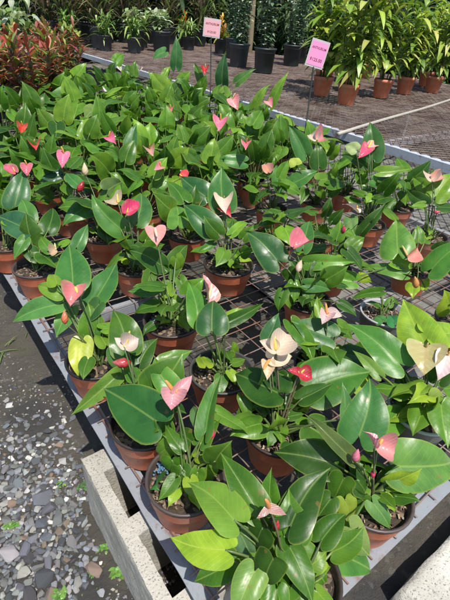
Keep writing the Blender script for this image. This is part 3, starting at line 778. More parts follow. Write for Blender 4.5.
# ---- rows behind, up to the far end of the bench
ORD = ['leftmost', 'second from left', 'third from left', 'fourth from left', 'fifth from left', 'sixth from left', 'seventh from left', 'eighth from left']
ROWN = ['eighth', 'seventh', 'sixth', 'fifth', 'fourth', 'third', 'second']
back = []
yrows = [2.09, 2.38, 2.68, 2.99, 3.31, 3.65, 4.0, 4.36]
for ri, y in enumerate(yrows):
    for ci, x in enumerate([.32, .62, .92, 1.22, 1.52, 1.82, 2.12, 2.40]):
        if ri >= 6 and ci < 3: continue
        back.append(dict(x=x + R.uniform(-.035, .035), y=y + R.uniform(-.035, .035), ri=ri, ci=ci, fl=[], lv=[]))
for k, (x, y) in enumerate([(1.35, 1.92), (1.72, 1.93), (2.2, 1.62), (2.28, 1.3)]):
    back.append(dict(x=x, y=y, ri=-1, ci=k, fl=[], lv=[]))
FL = [((63, 160), .33, (.66, .17, .28), 'bright pink', .06), ((35, 147), .30, (.60, .04, .06), 'red', .06), ((22, 130), .33, (.50, .05, .03), 'orange red', .05), ((95, 125), .30, (.50, .04, .03), 'scarlet', .05),
      ((112, 140), .33, (.66, .12, .22), 'hot pink', .06), ((151, 152), .32, (.48, .25, .19), 'dusty rose', .05), ((158, 168), .29, (.60, .22, .24), 'rose pink', .045), ((171, 110), .33, (.60, .16, .18), 'coral pink', .055),
      ((235, 104), .40, (.72, .28, .27), 'large coral', .075), ((270, 104), .38, (.72, .25, .28), 'soft pink', .055), ((220, 125), .38, (.68, .16, .24), 'large rounded pink', .07), ((230, 131), .34, (.66, .36, .34), 'pale shell pink', .05),
      ((246, 146), .34, (.66, .15, .22), 'deep pink', .055), ((205, 71), .40, (.55, .03, .03), 'vivid red', .07), ((141, 69), .36, (.74, .66, .58), 'white', .07), ((114, 80), .34, (.58, .14, .13), 'brick pink', .055),
      ((120, 69), .36, (.70, .60, .50), 'creamy', .05), ((27, 170), .34, (.60, .14, .2), 'rosy', .04)]
for p_, z, c, nm, sz in FL:
    w = W(*p_, z + .05); sz *= 1.2; b = min(back, key=lambda d: (d['x'] - w.x) ** 2 + (d['y'] - w.y) ** 2 + (.02 if d['fl'] else 0)); b['fl'].append((w, c, nm, sz))
LV = [((78, 97), (46, 97), .34, .33, .8, (.085, .21, .05)), ((4, 91), (27, 100), .35, .33, .8, (.04, .14, .05)), ((176, 66), (176, 35), .38, .50, .55, (.05, .16, .05)), ((271, 104), (288, 71), .36, .50, .4, LIGHT),
      ((255, 107), (270, 83), .36, .46, .4, LIGHT), ((237, 82), (256, 69), .42, .46, .6, (.06, .15, .03)), ((222, 84), (226, 51), .40, .50, .6, (.03, .1, .03)), ((225, 97), (222, 84), .38, .44, .9, (.15, .29, .04)),
      ((165, 52), (152, 60), .4, .37, .9, (.06, .17, .05)), ((116, 62), (124, 54), .38, .38, .9, MIDG), ((200, 80), (193, 62), .38, .42, .6, DEEP), ((45, 150), (73, 158), .32, .29, .5, DARK),
      ((60, 175), (40, 178), .30, .29, .8, (.025, .09, .035)), ((130, 150), (137, 123), .30, .38, .6, (.05, .15, .045)), ((243, 162), (213, 160), .30, .31, .6, (.06, .18, .04)), ((180, 145), (165, 147), .32, .30, .7, LIGHT), ((253, 125), (262, 110), .36, .38, .8, MIDG), ((95, 110), (85, 120), .34, .30, .8, (.14, .24, .06))]
for l in LV:
    w = W(*l[0], l[2]); b = min(back, key=lambda d: (d['x'] - w.x) ** 2 + (d['y'] - w.y) ** 2); b['lv'].append(l)
for b in back:
    if b['ri'] < 0:
        lab = 'leafy anthurium ' + ['in the pot left of the salmon folded spathe', 'in the pot behind the salmon folded spathe', 'beside the right rail behind the tall pot', 'tucked at the right rail behind the deep pink and cream spathes'][b['ci']]
    else:
        row = ['first', 'second', 'third', 'fourth', 'fifth', 'sixth', 'seventh', 'last'][b['ri']]
        lab = (' and '.join(f[2].replace('large rounded ', 'rounded ') for f in b['fl'][:2]) + ' anthurium, ' if b['fl'] else 'flowerless anthurium, ') + f"{ORD[b['ci'] - (3 if b['ri'] >= 6 else 0)]} in the {row} rear row"
    p = plant(b['x'], b['y'], lab)
    for l in b['lv']: p.lf(*l, )
    cols = R.choice([[DARK, DEEP, DEEP, MIDG, MIDG], [DEEP, MIDG, LIGHT, MIDG, DEEP], [DARK, DEEP, MIDG, MIDG, LIGHT]])
    p.auto(R.randint(14, 18), .14, .32 + (.07 if b['ri'] >= 4 else 0), .08 + (.02 if b['ri'] >= 3 else 0), .135 + (.02 if b['ri'] >= 3 else 0), cols, 1.15); p.stalks(5)
    for w, c, nm, sz in b['fl']:
        d = Vector((R.uniform(-.6, .3), R.uniform(-.8, -.2), R.uniform(-.9, .5))).normalized(); a = w - d * sz * .45
        p.flower(a, a + d * sz, (CAMP - a).normalized() + Vector((0, 0, .4)), c, wr=R.uniform(.8, 1.1), cup=R.uniform(.4, 1.), sl=sz * .5, spc=R.choice([YELS, ORANGE, (.66, .5, .3)]))
UP = Vector((0, 0, 1))
def wavy(a, b, n, amp):
    a = Vector(a); b = Vector(b)
    return [a.lerp(b, i / n) + Vector((R.gauss(0, amp), R.gauss(0, amp), abs(R.gauss(0, amp)) * .5)) for i in range(n + 1)]
# ------------------------------------------------------------ the anthurium bench
X0, X1, Y0, Y1 = .238, 2.52, .140, 6.9
e = thing('plant_bench', 'low bench of welded wire mesh in a grey rusty frame, crowded with anthuriums', 'bench', (X0, Y0, TZ))
def rail(mb, a, b, w, drop, th=.004, outer=False):
    """angle iron: a flat flange from a to b plus the flange hanging from its outer edge (left of a->b)"""
    a = Vector(a); b = Vector(b); d = (b - a).normalized(); s = UP.cross(d)
    n = max(2, int((b - a).length / .12)); prof = [(0, 0), (-w, 0), (-w, -th), (-th, -th), (-th, -drop), (0, -drop)] if outer else [(0, 0), (-w, 0), (-w, -drop), (-w + th, -drop), (-w + th, -th), (0, -th)]
    vs = []; fs = []
    for i in range(n + 1):
        c = a.lerp(b, i / n) + s * R.gauss(0, .0010) + UP * R.gauss(0, .0008)
        vs += [c + s * q + UP * z for q, z in prof]
    for i in range(n):
        for j in range(6): fs.append((i * 6 + j, i * 6 + (j + 1) % 6, i * 6 + 6 + (j + 1) % 6, i * 6 + 6 + j))
    fs += [tuple(range(5, -1, -1)), tuple(n * 6 + j for j in range(6))]
    mb.add(vs, fs)
OFFE = (X0, Y0, TZ); zt = TZ - .0035
for a, b in (((X0, Y0, zt), (X0, Y1, zt)), ((X1, Y0 + .002, zt), (X0 + .052, Y0 + .002, zt)), ((X1, Y1, zt), (X1, Y0 + .054, zt)), ((X0 + .052, Y1, zt), (X1 - .052, Y1, zt))):
    mb = MB(); A_, B_ = (a, b)
    if a[0] == b[0] == X0: rail(mb, b, a, -.050, .036) if False else rail(mb, a, b, .046, .036)
    else: rail(mb, a, b, .046, .036)
    mb.build('rail', M['galv'], e, smooth=False, off=OFFE)
mb = MB(); zw = TZ + .0005
x = X0 + .031
k = 0
while x < X1 - .02:
    mb.tube(wavy((x, Y0 + .012, zw), (x, Y1 - .02, zw), 40, .0011), .0022, 5); x += .085 + R.gauss(0, .001)
y = Y0 + .031
while y < Y1:
    mb.tube(wavy((X0 + .014, y, zw + .0042), (X1 - .014, y, zw + .0042), 22, .0011), .0022, 5); y += .0612 + R.gauss(0, .0012)
mb.tube(wavy((X0 + .032, Y0 + .03, zw + .0015), (X0 + .031, 1.9, zw + .0015), 20, .0016), .0034, 6)
mb.build('wire_mesh', M['wire'], e, off=OFFE)
for yy in (1.35, 2.65, 3.95, 5.3):
    mb = MB(); mb.box(((X0 + X1) / 2, yy, TZ - .024), (X1 - X0 - .11, .04, .036)); mb.build('crossbeam', M['galv'], e, smooth=False, off=OFFE)

# ------------------------------------------------------------ hollow concrete blocks
def block(x0, y0, label, name='concrete_block', long_y=True, top=TZ - .044, z0=0., sz=(.20, .485)):
    W_, L_ = sz; xs = [0, .036, .158, W_]; ys = [0, .052, .210, .262, .412, L_] ; hol = {(1, 1), (1, 3)}
    mb = MB()
    def grid(o, du, dv, nu, nv):
        vs = [o + du * (i / nu) + dv * (j / nv) for i in range(nu + 1) for j in range(nv + 1)]
        mb.add(vs, [(i * (nv + 1) + j, (i + 1) * (nv + 1) + j, (i + 1) * (nv + 1) + j + 1, i * (nv + 1) + j + 1) for i in range(nu) for j in range(nv)])
    H = top - z0; ds = .012
    sg = lambda l: max(1, int(l / ds))
    for i in range(3):
        for j in range(5):
            if (i, j) in hol: continue
            dx = xs[i + 1] - xs[i]; dy = ys[j + 1] - ys[j]
            grid(Vector((xs[i], ys[j], H)), Vector((dx, 0, 0)), Vector((0, dy, 0)), sg(dx), sg(dy))
            for (di, dj, o, d) in ((-1, 0, (xs[i], ys[j + 1], H), (0, -dy, 0)), (1, 0, (xs[i + 1], ys[j], H), (0, dy, 0)), (0, -1, (xs[i], ys[j], H), (dx, 0, 0)), (0, 1, (xs[i + 1], ys[j + 1], H), (-dx, 0, 0))):
                q = (i + di, j + dj)
                if q in hol or not (0 <= q[0] < 3 and 0 <= q[1] < 5):
                    l = Vector(d).length; grid(Vector(o), Vector((0, 0, -H)), Vector(d), sg(H), sg(l))
    out = []
    for p in mb.v:
        v = Vector(p); nz = Vector((noise.noise(v * 55), noise.noise(v * 55 + Vector((9, 0, 0))), noise.noise(v * 55 + Vector((0, 9, 0)))))
        n2 = Vector((noise.noise(v * 14 + Vector((3, 0, 0))), noise.noise(v * 14 + Vector((9, 4, 0))), noise.noise(v * 14)))
        edge = (min(v.x, W_ - v.x) < .003) + (min(v.y, L_ - v.y) < .003) + (v.z > H - .003)
        q = v + nz * .0022 + n2 * .0018
        if edge >= 2: c = Vector((W_ / 2, L_ / 2, H / 2)); q += (c - v).normalized() * (.004 + .006 * max(0, noise.noise(v * 30)))
        out.append(tuple(q))
    mb.v = out
    o = mb.build(name, M['block'], None); o.location = (x0, y0, z0); tag(o, label, 'concrete block', 'blocks holding up the wire bench')
    if not long_y: o.rotation_euler = (0, 0, -math.pi / 2)
    return o
block(.176, .305, 'pale hollow concrete block under the front left corner of the wire bench, both cells showing')
block(.20, 3.3, 'hollow concrete block propping the bench, far along the left rail')
block(2.28, .35, 'hollow concrete block under the right front end of the wire bench')
# rough footing in front
mb = MB(); nx, ny = 130, 74
vs = []; x0_, x1_, y0_, y1_ = .72, 2.9, -1.1, .112
for i in range(nx + 1):
    for j in range(ny + 1):
        ii, jj = min(max(i, 1), nx - 1), min(max(j, 1), ny - 1)
        p = Vector((x0_ + (x1_ - x0_) * ii / nx + .008 * (i - ii), y0_ + (y1_ - y0_) * jj / ny + .008 * (j - jj), .075)); ed = min(i, nx - i, j, ny - j)
        p.z += .004 * noise.noise(p * 5) + .004 * noise.noise(p * 40); 
        if ed == 0: p.z = -.02
        if ed <= 1: n3 = Vector((p.x, p.y, 0)) * 9; p.x += .008 * noise.noise(n3); p.y += .008 * noise.noise(n3 + Vector((5, 0, 0)))
        if ed == 1: p.z -= .003
        vs.append(p)
mb.add(vs, [(i * (ny + 1) + j, (i + 1) * (ny + 1) + j, (i + 1) * (ny + 1) + j + 1, i * (ny + 1) + j + 1) for i in range(nx) for j in range(ny)])
tag(mb.build('concrete_slab', M['slab']), 'rough sunlit concrete slab on the ground in front of the bench', 'slab')

# ------------------------------------------------------------ ground
mb = MB(); n = 90
def sheet(name, x0, x1, y0, y1, nx, ny, z, amp, mat):
    mb = MB(); vs = []
    for i in range(nx + 1):
        for j in range(ny + 1):
            p = Vector((x0 + (x1 - x0) * i / nx, y0 + (y1 - y0) * j / ny, 0)); p.z = z + amp * (noise.noise(p * 2.1) + .5 * noise.noise(p * 7) + .25 * noise.noise(p * 19) + .30 * noise.noise(p * 47)); vs.append(p)
    mb.add(vs, [(i * (ny + 1) + j, (i + 1) * (ny + 1) + j, (i + 1) * (ny + 1) + j + 1, i * (ny + 1) + j + 1) for i in range(nx) for j in range(ny)])
    return tag(mb.build(name, mat), kind='structure')
sheet('ground', -60, 70, -60, 80, 60, 60, -.05, 0, M['ground'])
sheet('soil', -1.3, .62, -1.0, 3.2, 210, 460, -.012, .009, M['ground'])
for a_ in ((.62, 7.4, -1.8, 10.6, 200, 300), (-3.0, .62, 3.2, 10.6, 90, 180), (-3.0, -1.3, -1.8, 3.2, 40, 120), (-1.3, .62, -1.8, -1.0, 60, 30)): sheet('bare_soil', *a_, -.012, .009, M['ground'])
sheet('pavement', 1.42, 4.5, .42, 11.0, 40, 80, .008, .001, M['paver'])
def soilz(p):
    p = Vector((p[0], p[1], 0)); return -.012 + .009 * (noise.noise(p * 2.1) + .5 * noise.noise(p * 7) + .25 * noise.noise(p * 19) + .30 * noise.noise(p * 47))

# ------------------------------------------------------------ stones beside the bench
import bmesh
def stone_mesh(seed, fl, el):
    r = random.Random(seed); bm = bmesh.new()
    for i in range(r.randint(11, 17)):
        d = Vector((r.gauss(0, 1), r.gauss(0, 1), r.gauss(0, 1))).normalized() * r.uniform(.82, 1.08)
        bm.verts.new((d.x * el, d.y, d.z * fl))
    bmesh.ops.convex_hull(bm, input=bm.verts); bmesh.ops.delete(bm, geom=[v for v in bm.verts if not v.link_faces], context='VERTS')
    bmesh.ops.dissolve_limit(bm, angle_limit=.30, verts=bm.verts, edges=bm.edges)
    bmesh.ops.bevel(bm, geom=list(bm.edges), offset=.16, segments=2, affect='EDGES', profile=.6, clamp_overlap=True)
    bmesh.ops.triangulate(bm, faces=bm.faces); bmesh.ops.subdivide_edges(bm, edges=bm.edges, cuts=1)
    for v in bm.verts: v.co += v.normal * .05 * noise.noise(v.co * 2.6 + Vector((seed, 0, 0)))
    me = bpy.data.meshes.new('stone'); bm.to_mesh(me); bm.free(); me.materials.append(M['stone'])
    for q in me.polygons: q.use_smooth = True
    return me
SM = [stone_mesh(i * 3 + 1, R.uniform(.45, .8), R.uniform(1.0, 1.5)) for i in range(14)]
SG = {'blue': (.15, .165, .19), 'grey': (.20, .205, .205), 'dark': (.085, .09, .10), 'pale': (.40, .395, .38), 'tan': (.26, .20, .15)}
SLAB = {'blue': 'bluish grey stone lying among the loose stones left of the block', 'grey': 'mid grey stone lying among the loose stones left of the block', 'dark': 'dark slate stone lying among the loose stones left of the block', 'pale': 'pale whitish stone lying among the loose stones left of the block', 'tan': 'tan brown stone lying among the loose stones left of the block'}
placed = []
def stone(px, py, wpx, col, label=None, ang=None, mi=None, el=None):
    w = W(px, py, -TZ + .012); s = wpx / 2 / 330. * (.80 if label is None else .92)
    for q, sq in placed:
        if (q - w).length < (s + sq) * .60: return False
    if w.x > .165 - s and w.y < .82 and w.y > .28 - s: return False
    placed.append((w, s))
    o = bpy.data.objects.new('stone', SM[mi if mi is not None else R.randrange(14)]); o.color = (*jit(SG[col], .2), 1)
    o.location = (w.x, w.y, soilz(w) + s * .28); o.scale = (s, s * R.uniform(.75, 1.), s * R.uniform(.8, 1.1)); o.rotation_euler = (R.gauss(0, .25), R.gauss(0, .25), ang if ang is not None else R.uniform(0, 6.28))
    tag(o, label or SLAB[col], 'stone', 'loose stones beside the bench' if label else {'blue': 'bluish', 'grey': 'mid grey', 'dark': 'dark slate', 'pale': 'pale', 'tan': 'tan'}[col] + ' stones beside the bench'); link(o); return True
for a in [(42, 493, 25, 'blue', 'largest blue grey stone, an upright slab in the middle of the loose stones', .9), (9, 551, 20, 'pale', 'big white stone near the left photo edge, brightest of the loose stones'), (93, 568, 17, 'tan', 'round tan stone alone on bare soil beside the concrete block'),
          (115, 585, 17, 'pale', 'pale oval stone against the foot of the concrete block'), (45, 577, 22, 'dark', 'dark oval stone lowest of the loose stones'), (51, 592, 14, 'tan', 'orange tan stone at the bottom edge of the photo'), (62, 457, 13, 'pale', 'small square pale stone farthest up on the black weed mat'),
          (23, 571, 18, 'pale', 'cracked pale stone below the brightest white stone')]: stone(*a)
for a in [(4, 467, 15, 'grey'), (14, 463, 14, 'grey'), (17, 480, 18, 'blue'), (18, 491, 13, 'pale'), (4, 499, 12, 'pale'), (6, 509, 9, 'pale'), (5, 518, 15, 'grey'), (19, 520, 9, 'pale'), (43, 483, 12, 'dark'), (57, 487, 13, 'grey'), (58, 499, 18, 'grey'), (48, 506, 20, 'blue'), (42, 520, 22, 'blue'),
          (58, 513, 22, 'grey'), (73, 501, 14, 'grey'), (77, 512, 9, 'pale'), (84, 520, 11, 'pale'), (94, 521, 12, 'pale'), (90, 508, 10, 'dark'), (66, 521, 10, 'tan'), (59, 529, 12, 'tan'), (46, 535, 14, 'blue'), (23, 536, 10, 'tan'), (31, 521, 12, 'grey'), (32, 527, 9, 'pale'), (71, 540, 15, 'grey'), (76, 527, 14, 'dark'),
          (96, 533, 11, 'grey'), (34, 545, 9, 'grey'), (24, 548, 17, 'blue'), (41, 548, 12, 'blue'), (28, 556, 14, 'dark'), (40, 555, 11, 'grey'), (48, 561, 15, 'blue'), (38, 564, 13, 'grey'), (8, 562, 18, 'dark'), (30, 567, 12, 'dark'), (20, 584, 12, 'blue'), (27, 578, 11, 'grey'), (28, 594, 20, 'dark'), (40, 590, 11, 'grey'),
          (8, 594, 12, 'dark'), (35, 598, 16, 'pale'), (80, 549, 9, 'dark'), (2, 580, 12, 'grey'), (3, 480, 10, 'pale'), (33, 466, 12, 'dark'), (50, 470, 9, 'tan'), (44, 449, 9, 'grey'), (25, 432, 8, 'grey'), (12, 441, 7, 'grey'), (32, 455, 8, 'dark')]: stone(*a)
for i in range(2600):
    cx_, cy_, sd = R.choice([(45, 505, 18), (18, 560, 22), (30, 560, 22), (72, 518, 13), (25, 470, 20), (40, 590, 18), (5, 520, 18), (48, 540, 22), (60, 480, 40)])
    px, py = R.gauss(cx_, sd), R.gauss(cy_, sd)
    if px > 140 or px < -25: continue
    stone(px, py, R.choice([6, 7, 8, 8, 9, 10, 12, 14]), R.choice(['grey', 'grey', 'dark', 'blue', 'pale', 'dark', 'blue', 'grey', 'blue', 'grey', 'dark', 'tan']))
    if len(placed) >= 296: break
# past the nearest three hundred, the smaller stones of the same heap lie as one mass
mb = MB(); got = 0
for i in range(5000):
    cx_, cy_, sd = R.choice([(45, 505, 18), (18, 560, 24), (30, 560, 24), (70, 518, 14), (25, 470, 20), (40, 590, 20), (5, 520, 22), (50, 540, 26), (20, 500, 30), (55, 470, 40), (-30, 570, 30), (-15, 630, 28), (25, 640, 28), (-45, 520, 30)])
    w = W(R.gauss(cx_, sd), R.gauss(cy_, sd), -TZ + .01); s = R.choice([.006, .008, .010, .012, .014]) * R.uniform(.8, 1.2)
    if w.x > .165 - s and w.y < .82 and w.y > .28 - s or w.x > .24: continue
    if any((q - w).length < (s + sq) * .55 for q, sq in placed): continue
    placed.append((w, s)); me = SM[R.randrange(14)]; mb.cur = jit(SG[R.choice(['grey', 'grey', 'dark', 'blue', 'blue', 'pale', 'dark'])], .25)
    rot = Matrix.Rotation(R.uniform(0, 6.28), 3, 'Z') @ Matrix.Rotation(R.gauss(0, .35), 3, 'X'); c = Vector((w.x, w.y, soilz(w) + s * .25))
    mb.add([c + rot @ (v.co * s) for v in me.vertices], [tuple(p.vertices) for p in me.polygons]); got += 1
    if got > 900: break
tag(mb.build('gravel', M['gravel']), kind='stuff')
mb = MB()
for i in range(12000):
    x = R.uniform(-.6, .55); y = R.gauss(.6, .5) if R.random() < .6 else R.uniform(-.2, 4)
    dens = noise.noise(Vector((x * 5, y * 5, 3)))
    if dens < .05 or y < -.9: continue
    s = R.uniform(.0015, .0055); mb.cur = jit(R.choice([(.2, .2, .2), (.09, .09, .09), (.30, .29, .27), (.16, .14, .11), (.12, .12, .14)]), .3)
    d = [Vector((R.uniform(-1, 1), R.uniform(-1, 1), R.uniform(-.5, .7))) * s for _ in range(2)]
    rot = Matrix.Rotation(R.uniform(0, 6.28), 3, 'Z') @ Matrix.Rotation(R.gauss(0, .5), 3, 'X')
    vs = [rot @ (Vector(v) * s + Vector((R.uniform(-.3, .3), R.uniform(-.3, .3), R.uniform(-.2, .2))) * s) + Vector((x, y, soilz((x, y)) + s * .3)) for v in ((1.2, 0, 0), (0, 1, 0), (-1.1, 0, 0), (0, -.9, 0), (0, 0, .8), (0, 0, -.8))]
    mb.add(vs, [(0, 1, 4), (1, 2, 4), (2, 3, 4), (3, 0, 4), (1, 0, 5), (2, 1, 5), (3, 2, 5), (0, 3, 5)])
tag(mb.build('gravel', M['gravel'], smooth=False), kind='stuff')

# ------------------------------------------------------------ generic leaves for the other plants
def strap(mb, p, d, L, w, droop, col, n=5, prof=None, vf=.22, face=UP):
    p = Vector(p); d = Vector(d).normalized(); mb.cur = col
    s = d.cross(face); s = s.normalized() if s.length > .05 else d.orthogonal().normalized()
    vs = []; uv = []; fs = []
    for i in range(n + 1):
        t = i / n; c = p + d * L * t - UP * droop * L * t * t; ww = w * (prof(t) if prof else math.sin(math.pi * (.10 + .90 * t)) ** .7 if t < 1 else .02)
        nn = s.cross(d).normalized()
        vs += [c - s * ww + nn * vf * ww, c, c + s * ww + nn * vf * ww]; uv += [(t, -.5), (t, 0), (t, .5)]
    for i in range(n):
        a = i * 3; fs += [(a, a + 3, a + 4, a + 1), (a + 1, a + 4, a + 5, a + 2)]
    mb.add(vs, fs, uv)
def nursery_pot(e, r, h, kind, soilz=.86):
    mb = MB()
    if kind == 'terra': mb.lathe([(.001, .002), (r * .72, .0), (r * .74, .004), (r * .96, h * .82), (r * 1.0, h * .83), (r * 1.03, h), (r * .98, h), (r * .9, h * .7)], 24); o = mb.build('pot', M['terra'], e)
    else:
        mb.lathe([(.001, .002), (r * .80, 0), (r * .82, .006), (r * .95, h * .93), (r * 1.04, h * .935), (r * 1.05, h), (r * .98, h), (r * .93, h * .8)], 24)
        o = mb.build('pot', M['rim'], e, jit((.050, .056, .062), .25))
    mb = MB(); mb.lathe([(.001, h * soilz + .006), (r * .5, h * soilz + .003), (r * .93, h * soilz)], 20); mb.build('soil', M['soil'], e)
    return o
def rd(el0, el1, ph=None):
    ph = R.uniform(0, 6.28) if ph is None else ph; el = R.uniform(el0, el1)
    return Vector((math.cos(ph) * math.cos(el), math.sin(ph) * math.cos(el), math.sin(el)))
def strap_plant(name, label, cat, loc, pot, r, h, stems, H, nleaf, L, w, droop, cols, group, el=(.1, .9), spread=.5, lw=None, stemc=(.10, .13, .04), prof=None, frac=.35):
    e = thing(name, label, cat, loc, group, 0)
    if pot: nursery_pot(e, r, h, pot)
    else: h = 0
    f = MB(); st = MB()
    for s in range(stems):
        ph = R.uniform(0, 6.28); q = R.random() ** .5 * r * .6; a = Vector((math.cos(ph) * q, math.sin(ph) * q, h * .85)); sp = spread * R.uniform(.2, 1) * H * .5
        top = a + Vector((math.cos(ph) * sp, math.sin(ph) * sp, H * R.uniform(.72, 1.05)))
        mid = a.lerp(top, .5) + Vector((R.gauss(0, .02), R.gauss(0, .02), H * .06)); pts = bez(a, mid, top, 10)
        st.cur = jit(stemc, .2); st.tube(pts, [.007 * (1 - .06 * i) for i in range(11)], 5)
        ph = R.uniform(0, 6.28)
        for i in range(nleaf):
            t = frac + (1 - frac) * (i + R.random()) / nleaf; x = t * 9.999; k = int(min(9, x)); p = pts[k].lerp(pts[k + 1], min(1, x - k)); ph += 2.4 + R.gauss(0, .3)
            top_ = t ** 3
            d = rd(el[0] + top_ * .3, el[1] + top_ * .35, ph); strap(f, p, d, L * R.uniform(.7, 1.2), w * R.uniform(.75, 1.2), droop * R.uniform(.4, 1.5), jit(R.choice(cols), .2), prof=prof)
    f.build('foliage', M['fol'], e); st.build('stem', M['bark'], e); return e
# ------------------------------------------------------------ the second bench, of expanded metal
Z2 = TZ + .30; x0, x1, y0, y1 = 2.765, 7.0, .15, 9.9
e = thing('plant_bench', 'higher bench of brown expanded metal with pale grey front rail, behind the anthuriums', 'bench', (x0, y0, Z2)); O2 = (x0, y0, Z2)
mb = MB(); LW, SW = .090, .078; ny_ = int((y1 - y0 - .06) / SW); nx_ = int((x1 - x0 - .06) / (LW / 2))
for j in range(ny_):
    yc = y0 + .03 + j * SW
    for i in range(nx_):
        xa = x0 + .03 + i * LW / 2; up = (i + 0) % 2; wv = .010 * noise.noise(Vector((xa * 1.5, yc * 1.5, 0)))
        ya, yb = (yc, yc + SW * .5) if up else (yc + SW * .5, yc)
        if j % 2 == 0: pass
        a = Vector((xa, ya, Z2 + .002 + wv)); b = Vector((xa + LW / 2, yb, Z2 + .002 + wv)); s = Vector((0, .0040, .0016)); t = Vector((0, -.0005, .0010))
        vs = [a - s - t, a + s - t, a + s + t, a - s + t, b - s - t, b + s - t, b + s + t, b - s + t]
        mb.add(vs, [(0, 1, 5, 4), (1, 2, 6, 5), (2, 3, 7, 6), (3, 0, 4, 7)])
    # second strand of the same row, mirrored, closes the diamonds
    for i in range(nx_):
        xa = x0 + .03 + i * LW / 2; up = (i + 1) % 2; wv = .010 * noise.noise(Vector((xa * 1.5, yc * 1.5, 0)))
        ya, yb = (yc + SW * .5, yc + SW) if up else (yc + SW, yc + SW * .5)
        a = Vector((xa, ya, Z2 + .0028 + wv)); b = Vector((xa + LW / 2, yb, Z2 + .0028 + wv)); s = Vector((0, .0040, .0016)); t = Vector((0, -.0005, .0010))
        vs = [a - s - t, a + s - t, a + s + t, a - s + t, b - s - t, b + s - t, b + s + t, b - s + t]
        mb.add(vs, [(0, 1, 5, 4), (1, 2, 6, 5), (2, 3, 7, 6), (3, 0, 4, 7)])
mb.build('expanded_mesh', M['exp'], e, smooth=False, off=O2)
for a, b in (((x0, y0, Z2), (x0, y1, Z2)), ((x1, y0, Z2), (x0 + .06, y0, Z2)), ((x1, y1, Z2), (x1, y0 + .06, Z2)), ((x0 + .06, y1, Z2), (x1 - .06, y1, Z2))):
    mb = MB(); rail(mb, a, b, .055, .055, .005, True); mb.build('rail', M['rail2'], e, smooth=False, off=O2)
for yy in (1.9, 3.7, 5.5, 7.3):
    mb = MB(); mb.box(((x0 + x1) / 2, yy, Z2 - .03), (x1 - x0 - .12, .04, .045)); mb.build('crossbeam', M['galv'], e, smooth=False, off=O2)
for xx in (x0 + .03, (x0 + x1) / 2, x1 - .03):
    for yy in (.3, 3.0, 6.0, 9.6):
        mb = MB(); mb.box((xx, yy, (Z2 - .054) / 2), (.04, .04, Z2 - .06)); mb.build('leg', M['galv'], e, smooth=False, off=O2)
a = W(338, 134, .315); b = W(470, 94, .315); mb = MB(); d = (b - a)
mb.tube([a + d * t + Vector((0, 0, .004 * math.sin(9 * t))) for t in [i / 12 for i in range(13)]], .013, 12, 0)
tag(mb.build('pipe', M['pipe'], None, (.42, .39, .33)), 'pale plastic pipe lying across the expanded metal bench', 'pipe')
# lime strap leaved plants in terracotta pots
LC = [(.24, .35, .04), (.34, .43, .07), (.19, .31, .04), (.44, .47, .13), (.12, .22, .03), (.30, .39, .05)]
lim = [(3.74, 3.0, 'front pot, standing nearest the pale pipe'), (4.56, 3.2, 'second terracotta pot along from the one nearest the pale pipe'), (3.90, 3.48, 'pot half hidden just behind the slanted price sign'), (5.17, 3.32, 'wide pot with a yellow leaf, right of the middle'), (6.25, 3.72, 'pot farthest right on the expanded metal'),
       (4.42, 3.95, 'back pot behind the front pair'), (5.2, 4.2, 'back pot behind the wide one'), (5.9, 4.5, 'back pot at the far right'), (5.75, 3.3, 'pot between the wide one and the farthest right')]
for x, y, s in lim:
    strap_plant('leafy_potted_plant', 'arching lime leaved plant, ' + s, 'potted plant', (x, y, Z2 + .008), 'terra', .105, .185, R.randint(8, 10), R.uniform(.52, .98), 25, .23, .028, .66, LC, 'lime strap leaved plants on the far bench', (.15, 1.0), .5, frac=.12)
# black nursery pots
def ell(t): return math.sin(math.pi * min(.995, .06 + .94 * t)) ** .8
zz = [(4.52, 5.75, 'left one of the three upright pots'), (4.5, 5.15, 'middle one of the three upright pots'), (5.7, 5.85, 'right one of the three upright pots'), (6.3, 6.3, 'one farther back at the right'), (5.3, 6.9, 'one in shade farther back')]
for x, y, s in zz:
    strap_plant('upright_potted_plant', 'black pot of small grey green leaved stems, ' + s, 'potted plant', (x, y, Z2 + .008), 'black', .15, .30, R.randint(8, 11), R.uniform(.75, 1.0), 34, .085, .026, .35, [(.10, .19, .10), (.22, .31, .19), (.38, .44, .34), (.07, .14, .06)], 'small leaved plants in black pots', (-.2, .7), .22, prof=ell, frac=.08, stemc=(.07, .09, .05))
va = [(3.98, 8.0, 'front one beside the bench edge'), (4.35, 7.75, 'nearest one of the row'), (5.05, 9.3, 'one at the back of the row'), (4.75, 8.5, 'one in the middle of the row')]
for x, y, s in va:
    strap_plant('variegated_potted_plant', 'black pot of broad cream edged pale leaves, ' + s, 'potted plant', (x, y, Z2 + .008), 'black', .165, .31, 7, .32, 12, .15, .042, .5, [(.45, .50, .36), (.22, .32, .14), (.55, .58, .46), (.14, .24, .08), (.35, .42, .24)], 'variegated plants in black pots', (.1, .9), .7, prof=ell, frac=.2)
gr = [(2.98, 9.35, 'at the bench corner on the left'), (3.75, 9.65, 'in the rearmost corner of the bench'), (4.9, 9.65, 'behind the variegated row'), (5.5, 9.45, 'behind the left bromeliad'), (6.1, 9.2, 'to the right of the left bromeliad'), (3.40, 8.2, 'at the bench edge'), (3.62, 8.75, 'behind the one at the bench edge'), (3.05, 8.7, 'leftmost on the bench'), (3.3, 9.3, 'last but one on the left'), (4.0, 9.3, 'in the back row'), (4.5, 9.5, 'farthest to the right')]
